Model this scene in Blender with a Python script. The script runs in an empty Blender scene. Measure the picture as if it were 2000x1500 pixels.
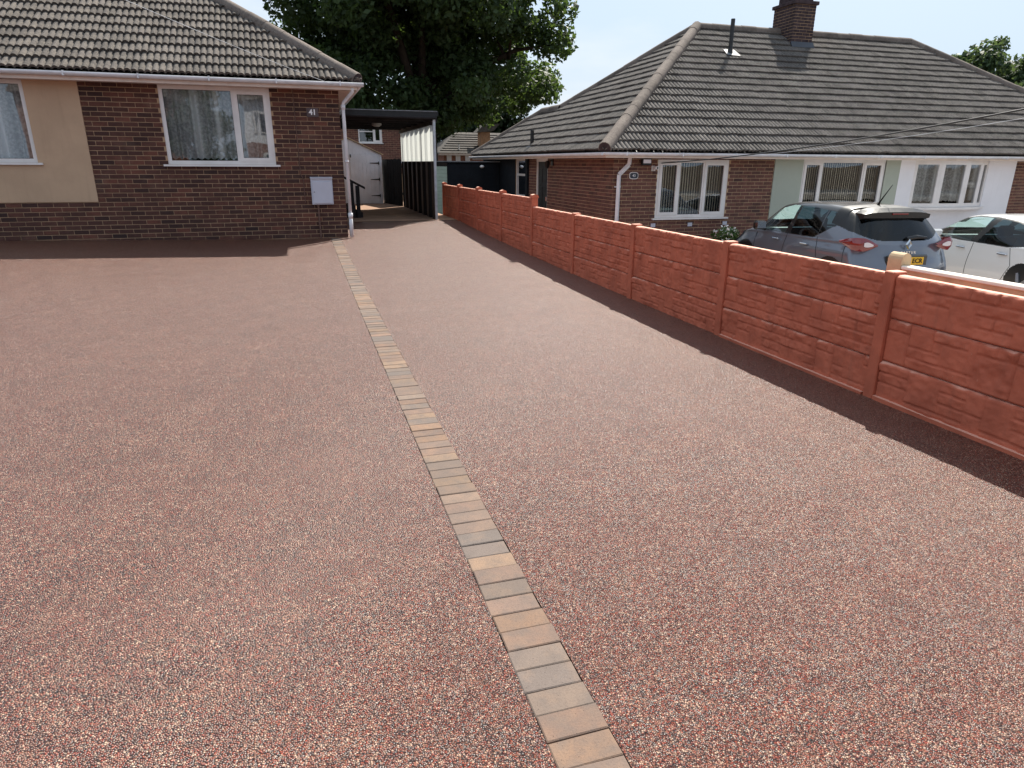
import bpy, math, random
import numpy as np
from mathutils import Matrix, Vector
rad = math.radians
SC = bpy.context.scene
COL = SC.collection
# ---------------------------------------------------------------- camera, sky, sun, exposure
F_PX, PITCH, YAW, ROLL, EYE = 1293.8732, .3215, .3016, -.0058, 1.4521     # solved from brick courses, pavers and fence bays
cam_d = bpy.data.cameras.new('camera')
cam = bpy.data.objects.new('camera', cam_d); COL.objects.link(cam)
fw = Vector((math.sin(YAW)*math.cos(PITCH), math.cos(YAW)*math.cos(PITCH), -math.sin(PITCH)))
rt = Vector((math.cos(YAW), -math.sin(YAW), 0)); dn = fw.cross(rt)
r2 = math.cos(ROLL)*rt + math.sin(ROLL)*dn; d2 = -math.sin(ROLL)*rt + math.cos(ROLL)*dn
cam.matrix_world = Matrix(((r2.x, -d2.x, -fw.x, 0), (r2.y, -d2.y, -fw.y, 0), (r2.z, -d2.z, -fw.z, EYE), (0, 0, 0, 1)))
cam_d.sensor_fit = 'HORIZONTAL'; cam_d.sensor_width = 36; cam_d.lens = F_PX/2000*36
cam_d.clip_start = .05; cam_d.clip_end = 3000
SC.camera = cam
SUN = Vector((.56, .61, 1.0)).normalized()
EL = math.asin(SUN.z); AZ = math.atan2(SUN.x, SUN.y)
W = bpy.data.worlds.new('World'); SC.world = W; W.use_nodes = True
nt = W.node_tree; nt.nodes.clear()
sky = nt.nodes.new('ShaderNodeTexSky'); sky.sky_type = 'NISHITA'; sky.sun_disc = False
sky.sun_elevation = EL; sky.sun_rotation = AZ; sky.air_density = 1.0; sky.dust_density = 2.2; sky.ozone_density = 1.2; sky.altitude = 50
bg = nt.nodes.new('ShaderNodeBackground'); bg.inputs['Strength'].default_value = .105
wo = nt.nodes.new('ShaderNodeOutputWorld')
tc = nt.nodes.new('ShaderNodeTexCoord'); mp = nt.nodes.new('ShaderNodeMapping'); mp.inputs['Scale'].default_value = (1.2, 1.2, 4.2)
cn = nt.nodes.new('ShaderNodeTexNoise'); cn.inputs['Scale'].default_value = 1.7; cn.inputs['Detail'].default_value = 7; cn.inputs['Roughness'].default_value = .55
cr = nt.nodes.new('ShaderNodeValToRGB'); cr.color_ramp.elements[0].position = .44; cr.color_ramp.elements[0].color = (0, 0, 0, 1)
cr.color_ramp.elements[1].position = .66; cr.color_ramp.elements[1].color = (.8, .8, .8, 1)
sz = nt.nodes.new('ShaderNodeSeparateXYZ'); hz = nt.nodes.new('ShaderNodeValToRGB')      # haze thins out towards the zenith
for e_, (p_, v_) in zip([hz.color_ramp.elements[0], hz.color_ramp.elements[1], hz.color_ramp.elements.new(.45)], ((0, .97), (.75, .04), (.36, .62))): e_.position = p_; e_.color = (v_, v_, v_, 1)
mx = nt.nodes.new('ShaderNodeMix'); mx.data_type = 'RGBA'; mx.inputs[7].default_value = (3.35, 4.15, 5.1, 1)
mc = nt.nodes.new('ShaderNodeMix'); mc.data_type = 'RGBA'; mc.inputs[7].default_value = (5.1, 5.45, 5.75, 1)
nt.links.new(tc.outputs['Generated'], mp.inputs[0]); nt.links.new(mp.outputs[0], cn.inputs['Vector']); nt.links.new(cn.outputs['Fac'], cr.inputs[0])
nt.links.new(tc.outputs['Generated'], sz.inputs[0]); nt.links.new(sz.outputs[2], hz.inputs[0]); nt.links.new(hz.outputs[0], mx.inputs[0])
nt.links.new(sky.outputs[0], mx.inputs[6]); nt.links.new(mx.outputs[2], mc.inputs[6]); nt.links.new(cr.outputs[0], mc.inputs[0]); nt.links.new(mc.outputs[2], bg.inputs['Color'])
nt.links.new(bg.outputs[0], wo.inputs[0])
sd = bpy.data.lights.new('sun', 'SUN'); sd.energy = 5.0; sd.angle = rad(.55); sd.color = (1, .94, .84)
so = bpy.data.objects.new('sun', sd); COL.objects.link(so)
so.rotation_euler = (-SUN).to_track_quat('-Z', 'Y').to_euler()
SC.view_settings.view_transform = 'Standard'; SC.view_settings.look = 'None'; SC.view_settings.gamma = 1
SC.view_settings.use_curve_mapping = False; SC.view_settings.exposure = .8
SC.render.engine = 'CYCLES'
try:
    SC.cycles.transparent_max_bounces = 24
except Exception:
    pass

# ---------------------------------------------------------------- helpers
RND = random.Random(7)
def new_obj(name, mesh, parent=None, loc=None, rot=None):
    o = bpy.data.objects.new(name, mesh); COL.objects.link(o)
    if parent is not None:
        o.parent = parent
        o.matrix_parent_inverse = PW.get(parent, Matrix.Identity(4)).inverted()
    if loc is not None: o.location = loc
    if rot is not None: o.rotation_euler = rot
    PW[o] = Matrix.Identity(4)
    return o
PW = {}
def thing(name, label, cat, loc=(0, 0, 0), group=None, rotz=None):
    o = bpy.data.objects.new(name, None); COL.objects.link(o); o.location = loc; o.empty_display_size = .2
    o['label'] = label; o['category'] = cat
    if group: o['group'] = group
    PW[o] = Matrix.Translation(loc)
    if rotz is not None:
        o.rotation_euler = (0, 0, rotz); PW[o] = Matrix.Identity(4)     # children of a turned thing are in its own space
    return o
def tag(o, label, cat, group=None):
    o['label'] = label; o['category'] = cat
    if group: o['group'] = group
    return o
def struct(o): o['kind'] = 'structure'; return o
def stuff(o): o['kind'] = 'stuff'; return o

class MB:
    def __init__(s): s.v = []; s.f = []; s.m = []; s.mats = []
    def add(s, vs, fs, mi=0):
        b = len(s.v); s.v += [tuple(p) for p in vs]; s.f += [tuple(b+i for i in q) for q in fs]; s.m += [mi]*len(fs)
    def box(s, x0, x1, y0, y1, z0, z1, mi=0, skip=''):
        vs = [(x0,y0,z0),(x1,y0,z0),(x1,y1,z0),(x0,y1,z0),(x0,y0,z1),(x1,y0,z1),(x1,y1,z1),(x0,y1,z1)]
        fs = {'b':(3,2,1,0),'t':(4,5,6,7),'f':(0,1,5,4),'k':(2,3,7,6),'l':(3,0,4,7),'r':(1,2,6,5)}
        s.add(vs, [q for k, q in fs.items() if k not in skip], mi)
    def cbox(s, x0, x1, y0, y1, z0, z1, c=.01, mi=0):          # box with chamfered edges
        vs = []; 
        for z, i in ((z0, c), (z0+c, 0), (z1-c, 0), (z1, c)):
            vs += [(x0+i,y0+c if i else y0+c,z)] if False else []
            e = i
            vs += [(x0+c+e*0 if i else x0, y0+c, z), (x0+c, y0+(c if i else 0), z), (x1-c, y0+(c if i else 0), z), (x1-(c if i else 0), y0+c, z),
                   (x1-(c if i else 0), y1-c, z), (x1-c, y1-(c if i else 0), z), (x0+c, y1-(c if i else 0), z), (x0+(c if i else 0), y1-c, z)]
        fs = [tuple(range(7, -1, -1)), tuple(range(24, 32))]
        for k in range(3):
            for i in range(8):
                j = (i+1) % 8; fs.append((k*8+i, k*8+j, (k+1)*8+j, (k+1)*8+i))
        s.add(vs, fs, mi)
    def tube(s, pts, r, n=8, mi=0, cap=True, closed=False):
        pts = [Vector(p) for p in pts]; rr = r if isinstance(r, (list, tuple)) else [r]*len(pts)
        b = len(s.v); up = Vector((0, 0, 1)); prev = None
        for i, p in enumerate(pts):
            t = (pts[min(i+1, len(pts)-1)]-pts[max(i-1, 0)]).normalized()
            a = prev if prev is not None else (up if abs(t.z) < .9 else Vector((1, 0, 0)))
            a = (a - t*a.dot(t)).normalized(); prev = a; c = t.cross(a)
            for k in range(n):
                an = 2*math.pi*k/n; q = p + (a*math.cos(an)+c*math.sin(an))*rr[i]; s.v.append(tuple(q))
        for i in range(len(pts)-1):
            for k in range(n):
                k2 = (k+1) % n; s.f.append((b+i*n+k, b+i*n+k2, b+(i+1)*n+k2, b+(i+1)*n+k)); s.m.append(mi)
        if cap:
            s.f.append(tuple(b+k for k in range(n-1, -1, -1))); s.m.append(mi)
            e = b+(len(pts)-1)*n; s.f.append(tuple(e+k for k in range(n))); s.m.append(mi)
    def prism(s, poly, a, b, axis='y', mi=0):                  # poly of 2D points swept along an axis
        n = len(poly)
        mk = {'y': lambda p, t: (p[0], t, p[1]), 'x': lambda p, t: (t, p[0], p[1]), 'z': lambda p, t: (p[0], p[1], t)}[axis]
        vs = [mk(p, a) for p in poly]+[mk(p, b) for p in poly]
        fs = [tuple(range(n-1, -1, -1)), tuple(range(n, 2*n))]+[(i, (i+1) % n, n+(i+1) % n, n+i) for i in range(n)]
        s.add(vs, fs, mi)
    def build(s, name, mat, parent=None, smooth=False, loc=None, rot=None):
        me = bpy.data.meshes.new(name); me.from_pydata(s.v, [], s.f)
        mats = mat if isinstance(mat, (list, tuple)) else [mat]
        for m in mats: me.materials.append(m)
        if len(mats) > 1: me.polygons.foreach_set('material_index', s.m)
        if smooth: me.polygons.foreach_set('use_smooth', [True]*len(me.polygons))
        me.validate(); me.update()
        return new_obj(name, me, parent, loc, rot)
def mesh_np(name, V, Fq, mat, smooth=False, cols=None):
    me = bpy.data.meshes.new(name); V = np.asarray(V, np.float32); Fq = np.asarray(Fq, np.int32); n = Fq.shape[1]
    me.vertices.add(len(V)); me.vertices.foreach_set('co', V.ravel())
    me.loops.add(Fq.size); me.loops.foreach_set('vertex_index', Fq.ravel())
    me.polygons.add(len(Fq)); me.polygons.foreach_set('loop_start', np.arange(0, Fq.size, n, dtype=np.int32))
    me.polygons.foreach_set('loop_total', np.full(len(Fq), n, np.int32))
    me.polygons.foreach_set('use_smooth', np.full(len(Fq), bool(smooth)))
    me.materials.append(mat); me.update(calc_edges=True); me.validate()
    return me

# ---------------------------------------------------------------- materials
def srgb(r, g, b): 
    f = lambda c: (c/255/12.92 if c/255 <= .04045 else ((c/255+.055)/1.055)**2.4)
    return (f(r), f(g), f(b), 1)
class Mat:
    def __init__(s, name, rough=.6, spec=.4, base=(.5,.5,.5,1), metal=0):
        s.m = bpy.data.materials.new(name); s.m.use_nodes = True; s.t = s.m.node_tree; s.b = s.t.nodes['Principled BSDF']
        s.b.inputs['Roughness'].default_value = rough; s.b.inputs['Specular IOR Level'].default_value = spec
        s.b.inputs['Base Color'].default_value = base; s.b.inputs['Metallic'].default_value = metal
        s.pos = None
    def n(s, typ, **kw):
        q = s.t.nodes.new('ShaderNode'+typ)
        for k, v in kw.items():
            if k in q.inputs.keys(): q.inputs[k].default_value = v
            else: setattr(q, k, v)
        return q
    def l(s, a, b): s.t.links.new(a, b)
    def P(s):
        if s.pos is None: s.pos = s.n('NewGeometry')
        return s.pos.outputs['Position']
    def O(s): return s.n('TexCoord').outputs['Object']
    def noise(s, scale, detail=4, rough=.55, vec=None, stretch=None):
        q = s.n('TexNoise', Scale=scale, Detail=detail, Roughness=rough); v = vec or s.P()
        if stretch:
            mpn = s.n('Mapping'); mpn.inputs['Scale'].default_value = stretch; s.l(v, mpn.inputs[0]); v = mpn.outputs[0]
        s.l(v, q.inputs['Vector']); return q.outputs['Fac']
    def ramp(s, fac, stops, interp='LINEAR'):
        q = s.n('ValToRGB'); e = q.color_ramp; e.interpolation = interp
        while len(e.elements) < len(stops): e.elements.new(.5)
        for el, (p, c) in zip(e.elements, stops): el.position = p; el.color = c if len(c) == 4 else (*c, 1)
        s.l(fac, q.inputs[0]); return q.outputs[0]
    def mix(s, fac, a, b, mode='MIX'):
        q = s.n('Mix', data_type='RGBA', blend_type=mode)
        for i, x in ((0, fac), (6, a), (7, b)):
            if hasattr(x, 'is_output'): s.l(x, q.inputs[i])
            else: q.inputs[i].default_value = x
        return q.outputs[2]
    def math(s, op, a, b=None, c=None):
        q = s.n('Math', operation=op)
        for i, x in enumerate((a, b, c)):
            if x is None: continue
            if hasattr(x, 'is_output'): s.l(x, q.inputs[i])
            else: q.inputs[i].default_value = x
        return q.outputs[0]
    def bump(s, h, strength=.5, dist=.01, prev=None):
        q = s.n('Bump', Strength=strength, Distance=dist); s.l(h, q.inputs['Height'])
        if prev is not None: s.l(prev, q.inputs['Normal'])
        return q.outputs[0]
    def col(s, x): s.l(x, s.b.inputs['Base Color'])
    def nor(s, x): s.l(x, s.b.inputs['Normal'])
    def rgh(s, x): s.l(x, s.b.inputs['Roughness'])
M = {}
def simple(name, rgb, rough=.5, spec=.4, dirt=.12, metal=0, scale=6, bump=0):
    q = Mat(name, rough, spec, metal=metal); c = srgb(*rgb)
    n1 = q.noise(scale, 5); d = tuple(k*(1-dirt*2.2) for k in c[:3])+(1,)
    q.col(q.ramp(n1, [(.3, d), (.62, c)]))
    q.rgh(q.math('MULTIPLY_ADD', q.noise(scale*2.3, 3), .25, max(rough-.12, .02)))
    if bump: q.nor(q.bump(q.noise(scale*12, 3), bump, .004))
    M[name] = q.m; return q.m
# resin bound stone
def make_resin():
    q = Mat('resin_stone', .42, .5)
    v1 = q.n('TexVoronoi', Scale=180.0, Randomness=1.0); q.l(q.P(), v1.inputs['Vector'])
    v2 = q.n('TexVoronoi', Scale=110.0, Randomness=1.0); q.l(q.P(), v2.inputs['Vector'])
    sep = q.n('SeparateColor'); q.l(v1.outputs['Color'], sep.inputs[0])
    sep2 = q.n('SeparateColor'); q.l(v2.outputs['Color'], sep2.inputs[0])
    stops = [(0, srgb(34, 26, 24)), (.20, srgb(108, 46, 32)), (.38, srgb(132, 68, 50)), (.50, srgb(88, 70, 62)), (.62, srgb(138, 112, 98)), (.76, srgb(104, 68, 54)), (.88, srgb(206, 192, 176)), (.95, srgb(150, 60, 38))]
    c1 = q.ramp(sep.outputs[0], stops, 'CONSTANT')
    c2 = q.ramp(sep2.outputs[1], stops, 'CONSTANT')
    c = q.mix(.30, c1, c2)
    big = q.noise(.55, 5, .6); c = q.mix(q.ramp(big, [(.35, (0, 0, 0)), (.66, (.34, .34, .34))]), c, srgb(98, 56, 44))
    pt = q.noise(4.5, 5, .65); c = q.mix(q.ramp(pt, [(.36, (.26,)*3), (.54, (0,)*3)]), c, srgb(72, 44, 36))
    lt = q.noise(6.5, 4, .65); c = q.mix(q.ramp(lt, [(.50, (0,)*3), (.72, (.22,)*3)]), c, srgb(164, 132, 114))
    gap = q.ramp(v1.outputs['Distance'], [(.36, (1, 1, 1)), (.66, (.18, .16, .15))])
    c = q.mix(1.0, c, gap, 'MULTIPLY'); c = q.mix(1.0, c, (1.25, 1.03, .88, 1), 'MULTIPLY'); q.col(c)
    h = q.math('SUBTRACT', 1.0, v1.outputs['Distance'])
    hh = q.math('MULTIPLY_ADD', sep.outputs[2], .5, h)
    q.nor(q.bump(hh, 1.0, .005))
    q.l(q.bump(hh, .60, .0055), q.b.inputs['Coat Normal']); q.b.inputs['Coat Weight'].default_value = .50; q.b.inputs['Coat IOR'].default_value = 1.5
    q.l(q.math('MULTIPLY_ADD', q.noise(2.2, 4, .6), .16, .26), q.b.inputs['Coat Roughness'])
    q.rgh(q.math('MULTIPLY_ADD', sep.outputs[1], .30, .25))
    M['resin'] = q.m
make_resin()
def brick_mat(name, stops, soot=0.0, z0=0.0):
    q = Mat(name, .85, .25)
    sx = q.n('SeparateXYZ'); q.l(q.P(), sx.inputs[0])
    nz = q.n('SeparateXYZ'); q.l(q.pos.outputs['True Normal'], nz.inputs[0])
    hor = q.math('ADD', sx.outputs[0], sx.outputs[1])
    cr_ = q.math('FLOOR', q.math('DIVIDE', q.math('SUBTRACT', sx.outputs[2], z0), BC))
    st = q.math('FLOOR', q.math('DIVIDE', hor, BL*.5))
    cx = q.n('CombineXYZ'); q.l(st, cx.inputs[0]); q.l(cr_, cx.inputs[1])
    oi = q.n('ObjectInfo')
    at = q.n('Attribute', attribute_name='rnd')
    rv = q.math('FRACT', q.math('ADD', oi.outputs['Random'], at.outputs['Fac']))
    c = q.ramp(rv, stops)
    blot = q.noise(9, 4, .6); c = q.mix(q.ramp(blot, [(.35, (.35,)*3), (.6, (0,)*3)]), c, srgb(52, 38, 36))
    fine = q.noise(160, 3, .7); c = q.mix(.35, c, q.ramp(fine, [(.3, (.25, .2, .2)), (.7, (.95, .85, .8))]), 'MULTIPLY')
    eff = q.noise(2.4, 5, .65); c = q.mix(q.ramp(eff, [(.56, (0,)*3), (.8, (.22,)*3)]), c, srgb(150, 128, 112))
    q.col(c); q.nor(q.bump(q.noise(120, 4, .65), .55, .004)); M[name] = q.m
BL, BC = .2286, .0762
brick_mat('brick_brown', [(0, srgb(70, 51, 48)), (.3, srgb(88, 60, 54)), (.6, srgb(98, 67, 59)), (.85, srgb(118, 76, 64)), (1, srgb(62, 47, 46))])
brick_mat('brick_red', [(0, srgb(98, 71, 66)), (.3, srgb(112, 79, 72)), (.6, srgb(120, 84, 75)), (.88, srgb(130, 90, 79)), (1, srgb(84, 64, 61))])
def mortar_mat(name, rgb):
    q = Mat(name, .95, .15); q.col(q.mix(q.ramp(q.noise(3.2, 5), [(.35, (0,)*3), (.75, (.6,)*3)]), srgb(*rgb), srgb(rgb[0]*.62, rgb[1]*.6, rgb[2]*.58)))
    q.nor(q.bump(q.noise(220, 3), .5, .003)); M[name] = q.m
mortar_mat('mortar', (176, 146, 118)); mortar_mat('mortar_light', (186, 158, 128))
def tile_mat(name, base, lich, dark):
    q = Mat(name, .9, .2)
    oi = q.n('ObjectInfo'); at = q.n('Attribute', attribute_name='rnd')
    rv = q.math('FRACT', q.math('ADD', oi.outputs['Random'], at.outputs['Fac']))
    b = srgb(*base); c = q.ramp(rv, [(0, tuple(k*.72 for k in b[:3])), (.5, b[:3]), (1, tuple(min(k*1.18, 1) for k in b[:3]))])
    c = q.mix(q.ramp(q.noise(7, 6, .65), [(.45, (0,)*3), (.7, (.55,)*3)]), c, srgb(*lich))
    c = q.mix(q.ramp(q.noise(24, 5, .75), [(.34, (.8,)*3), (.46, (0,)*3)]), c, srgb(*dark))
    c = q.mix(q.ramp(q.noise(1.3, 5, .65), [(.35, (.3,)*3), (.62, (0,)*3)]), c, srgb(*dark))
    c = q.mix(q.ramp(q.noise(60, 3, .7), [(.62, (0,)*3), (.70, (.6,)*3)]), c, srgb(190, 180, 162))
    q.col(c); q.nor(q.bump(q.noise(90, 4, .7), .6, .006)); M[name] = q.m
tile_mat('roof_tile', (97, 91, 87), (128, 120, 110), (40, 36, 33))
tile_mat('roof_tile_dark', (98, 93, 90), (128, 122, 114), (34, 31, 30))
tile_mat('ridge_tile', (112, 102, 96), (134, 124, 114), (70, 62, 56))
simple('upvc', (226, 222, 220), .32, .5, .06, scale=3)
simple('fascia_paint', (224, 208, 196), .5, .4, .08, scale=4)
simple('gutter_plastic', (222, 222, 226), .35, .5, .08, scale=5)
def render_mat(name, rgb, st=.4):
    q = Mat(name, .92, .2); c = srgb(*rgb); d = srgb(*[k*.84 for k in rgb])
    c = q.mix(q.ramp(q.noise(1.6, 6, .65), [(.40, (st*1.4,)*3), (.62, (0,)*3)]), c, d)
    c = q.mix(q.ramp(q.noise(2.2, 5, .6, stretch=(5, 5, .35)), [(.55, (0,)*3), (.75, (st,)*3)]), c, srgb(*[k*.78 for k in rgb]))
    q.col(c); q.nor(q.bump(q.noise(70, 4, .7), .5, .006)); M[name] = q.m
render_mat('render_buff', (192, 163, 136), .22)
render_mat('render_green', (168, 174, 162), .12)
render_mat('render_white', (230, 229, 233), .10)
q = Mat('terracotta', .7, .25)
c = q.ramp(q.noise(5, 5), [(.3, srgb(166, 88, 66)), (.62, srgb(194, 106, 80))])
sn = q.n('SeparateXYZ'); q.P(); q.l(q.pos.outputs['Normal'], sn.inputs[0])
c = q.mix(q.ramp(sn.outputs[2], [(.55, (0,)*3), (.92, (.9,)*3)]), c, srgb(230, 178, 156))  # upward faces paler: dust tone plus sunlit highlight painted into the colour
c = q.mix(q.ramp(q.noise(3.1, 6, .7), [(.58, (0,)*3), (.8, (.45,)*3)]), c, srgb(112, 62, 50))
c = q.mix(q.ramp(q.noise(38, 3, .7), [(.70, (0,)*3), (.76, (.6,)*3)]), c, srgb(206, 150, 128))
c = q.mix(q.ramp(q.noise(4, 5, .6, stretch=(1, 3, .35)), [(.56, (0,)*3), (.75, (.3,)*3)]), c, srgb(128, 84, 70))
q.col(c); q.nor(q.bump(q.noise(90, 4, .7), .45, .004)); M['terracotta'] = q.m
simple('black_paint', (24, 26, 30), .5, .4, .2, scale=5)
simple('fence_black', (13, 13, 15), .8, .2, .2, scale=5)
simple('dark_timber', (40, 36, 38), .7, .3, .25, scale=5)
simple('annex_paint', (22, 27, 34), .8, .25, .15, scale=3)
simple('white_paint', (236, 238, 244), .6, .35, .06, scale=3)
simple('pale_green_paint', (170, 190, 176), .6, .35, .08, scale=4)
simple('grey_plastic', (188, 190, 202), .45, .45, .05, scale=3)
simple('copper_pipe', (112, 84, 74), .6, .4, .25, scale=14)
simple('black_plastic', (18, 18, 20), .4, .5, .1)
simple('lead', (120, 122, 126), .5, .5, .2, scale=9)
simple('white_cloth', (196, 194, 190), .9, .1, .1)
simple('asphalt', (84, 84, 86), .9, .3, .15, scale=3, bump=.6)
simple('paving', (150, 146, 140), .9, .3, .12, scale=2, bump=.4)
simple('concrete', (160, 150, 142), .9, .25, .12, scale=2, bump=.4)
simple('concrete_tan', (158, 128, 108), .9, .25, .12, scale=2, bump=.4)
simple('joint_sand', (96, 80, 68), .95, .2, .2, scale=40, bump=.6)
simple('soil', (86, 74, 60), .95, .2, .2, scale=2, bump=.6)
simple('timber', (206, 178, 142), .75, .3, .12, scale=9, bump=.3)
simple('timber_white', (236, 226, 212), .6, .35, .06, scale=9)
simple('galvanised', (186, 192, 198), .4, .5, .12, scale=8)
simple('bark', (58, 48, 40), .95, .2, .3, scale=5, bump=.8)
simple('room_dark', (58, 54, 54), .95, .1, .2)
simple('blind_fabric', (206, 196, 178), .9, .1, .05)
simple('chrome', (210, 212, 216), .12, .9, .02, metal=1)
simple('tyre', (22, 22, 23), .85, .2, .1)
simple('rim_silver', (176, 178, 182), .3, .6, .05, metal=.8)
simple('plate_yellow', (232, 180, 30), .4, .5, .03)
simple('letter_black', (14, 14, 16), .5, .4, 0)
simple('letter_white', (236, 236, 238), .4, .4, 0)
simple('slate_blue', (40, 46, 58), .4, .5, .05)
simple('seat_fabric', (42, 42, 46), .9, .2, .1)
simple('dash_pale', (150, 164, 162), .7, .3, .05)
simple('brick_tan', (178, 138, 108), .9, .2, .15, scale=9)
simple('brick_far', (150, 104, 84), .9, .2, .2, scale=7)
simple('chimney_brick', (74, 62, 64), .9, .2, .25, scale=8, bump=.4)
def glass(name, tint=(.85, .9, .9), refl=.06, rough=.0, k=1.15):
    m = bpy.data.materials.new(name); m.use_nodes = True; t = m.node_tree; t.nodes.clear()
    o = t.nodes.new('ShaderNodeOutputMaterial'); tr = t.nodes.new('ShaderNodeBsdfTransparent'); tr.inputs[0].default_value = (*tint, 1)
    g = t.nodes.new('ShaderNodeBsdfGlossy'); g.inputs['Roughness'].default_value = rough; g.inputs[0].default_value = (.95, .97, 1, 1)
    fr = t.nodes.new('ShaderNodeFresnel'); fr.inputs[0].default_value = 1.5
    ad = t.nodes.new('ShaderNodeMath'); ad.operation = 'MULTIPLY_ADD'; ad.inputs[1].default_value = k; ad.inputs[2].default_value = refl
    nz = t.nodes.new('ShaderNodeTexNoise'); nz.inputs['Scale'].default_value = 1.1; bp = t.nodes.new('ShaderNodeBump'); bp.inputs['Strength'].default_value = .04; bp.inputs['Distance'].default_value = .05
    mxs = t.nodes.new('ShaderNodeMixShader')
    t.links.new(nz.outputs[0], bp.inputs['Height']); t.links.new(bp.outputs[0], g.inputs['Normal'])
    t.links.new(fr.outputs[0], ad.inputs[0]); t.links.new(ad.outputs[0], mxs.inputs[0]); t.links.new(tr.outputs[0], mxs.inputs[1]); t.links.new(g.outputs[0], mxs.inputs[2]); t.links.new(mxs.outputs[0], o.inputs[0])
    M[name] = m
glass('window_glass', (.92, .95, .95), .07); glass('car_glass', (.78, .86, .86), .08); glass('privacy_glass', (.07, .10, .13), .0, 0, .75)
def car_paint(name, rgb, metal=.55, rough=.28):
    q = Mat(name, rough, .5, srgb(*rgb), metal); q.b.inputs['Coat Weight'].default_value = 1; q.b.inputs['Coat Roughness'].default_value = .03
    fl = q.noise(900, 2); q.col(q.mix(q.ramp(fl, [(.4, (0,)*3), (.7, (.3,)*3)]), srgb(*rgb), srgb(*[min(255, c*1.25) for c in rgb]))); M[name] = q.m
car_paint('paint_grey', (100, 105, 115), .4); car_paint('paint_black', (14, 15, 18), .2); car_paint('paint_white', (232, 232, 230), 0)
q = Mat('lamp_red', .08, .6, srgb(120, 10, 18)); q.b.inputs['Coat Weight'].default_value = 1; M['lamp_red'] = q.m
q = Mat('lamp_clear', .1, .6, srgb(214, 206, 210)); q.b.inputs['Coat Weight'].default_value = 1; M['lamp_clear'] = q.m
# paver: colour carried on each object
q = Mat('paver', .9, .25); oi = q.n('ObjectInfo')
c = q.mix(q.ramp(q.noise(12, 5, .65), [(.32, (.75,)*3), (.62, (0,)*3)]), oi.outputs['Color'], srgb(104, 94, 88))
c = q.mix(q.ramp(q.noise(11, 3, .6), [(.5, (0,)*3), (.75, (.35,)*3)]), c, srgb(150, 122, 100))
c = q.mix(q.ramp(q.noise(180, 3, .7), [(.3, (.45,)*3), (.5, (0,)*3)]), c, srgb(88, 74, 68))
vo = q.n('TexVoronoi', Scale=60.0); q.l(q.P(), vo.inputs['Vector']); c = q.mix(q.ramp(vo.outputs['Distance'], [(.06, (.8,)*3), (.10, (0,)*3)]), c, srgb(46, 38, 36))
q.col(c); q.nor(q.bump(q.noise(150, 4, .7), .6, .003)); M['paver'] = q.m
# net curtain
def net_mat():
    m = bpy.data.materials.new('net_curtain'); m.use_nodes = True; t = m.node_tree; b = t.nodes['Principled BSDF']
    b.inputs['Base Color'].default_value = srgb(226, 226, 226); b.inputs['Roughness'].default_value = .9
    tr = t.nodes.new('ShaderNodeBsdfTransparent'); mxs = t.nodes.new('ShaderNodeMixShader'); o = t.nodes['Material Output']
    nz = t.nodes.new('ShaderNodeTexNoise'); nz.inputs['Scale'].default_value = 22; nz.inputs['Detail'].default_value = 3
    g = t.nodes.new('ShaderNodeNewGeometry'); t.links.new(g.outputs['Position'], nz.inputs['Vector'])
    rp = t.nodes.new('ShaderNodeValToRGB'); rp.color_ramp.elements[0].position = .42; rp.color_ramp.elements[0].color = (.0,)*3+(1,); rp.color_ramp.elements[1].position = .60; rp.color_ramp.elements[1].color = (.20,)*3+(1,)
    at = t.nodes.new('ShaderNodeAttribute'); at.attribute_name = 'fold'; ad = t.nodes.new('ShaderNodeMath'); ad.operation = 'ADD'; ad.use_clamp = True; t.links.new(at.outputs['Fac'], ad.inputs[1])
    t.links.new(nz.outputs[0], rp.inputs[0]); t.links.new(rp.outputs[0], ad.inputs[0]); t.links.new(ad.outputs[0], mxs.inputs[0]); t.links.new(tr.outputs[0], mxs.inputs[1]); t.links.new(b.outputs[0], mxs.inputs[2]); t.links.new(mxs.outputs[0], o.inputs[0])
    M['net'] = m
net_mat()
def leaf_mat(name, a, b, tl):
    m = bpy.data.materials.new(name); m.use_nodes = True; t = m.node_tree; p = t.nodes['Principled BSDF']; p.inputs['Roughness'].default_value = .55; p.inputs['Specular IOR Level'].default_value = .3
    at = t.nodes.new('ShaderNodeAttribute'); at.attribute_name = 'rnd'
    rp = t.nodes.new('ShaderNodeValToRGB'); rp.color_ramp.elements[0].color = (*a, 1); rp.color_ramp.elements[1].color = (*b, 1)
    t.links.new(at.outputs['Fac'], rp.inputs[0]); t.links.new(rp.outputs[0], p.inputs['Base Color'])
    ts = t.nodes.new('ShaderNodeBsdfTranslucent'); ts.inputs[0].default_value = (*tl, 1); mxs = t.nodes.new('ShaderNodeMixShader'); mxs.inputs[0].default_value = .38
    o = t.nodes['Material Output']; t.links.new(p.outputs[0], mxs.inputs[1]); t.links.new(ts.outputs[0], mxs.inputs[2]); t.links.new(mxs.outputs[0], o.inputs[0])
    M[name] = m
leaf_mat('leaf', (.030, .052, .022), (.058, .092, .034), (.10, .16, .03)); leaf_mat('leaf_pale', (.035, .062, .03), (.07, .11, .05), (.11, .16, .05)); leaf_mat('leaf_shrub', (.05, .10, .03), (.10, .17, .05), (.12, .2, .04))
leaf_mat('leaf_dark', (.02, .036, .018), (.04, .065, .028), (.05, .08, .02))
simple('petal', (236, 232, 226), .8, .2, .05)
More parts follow.
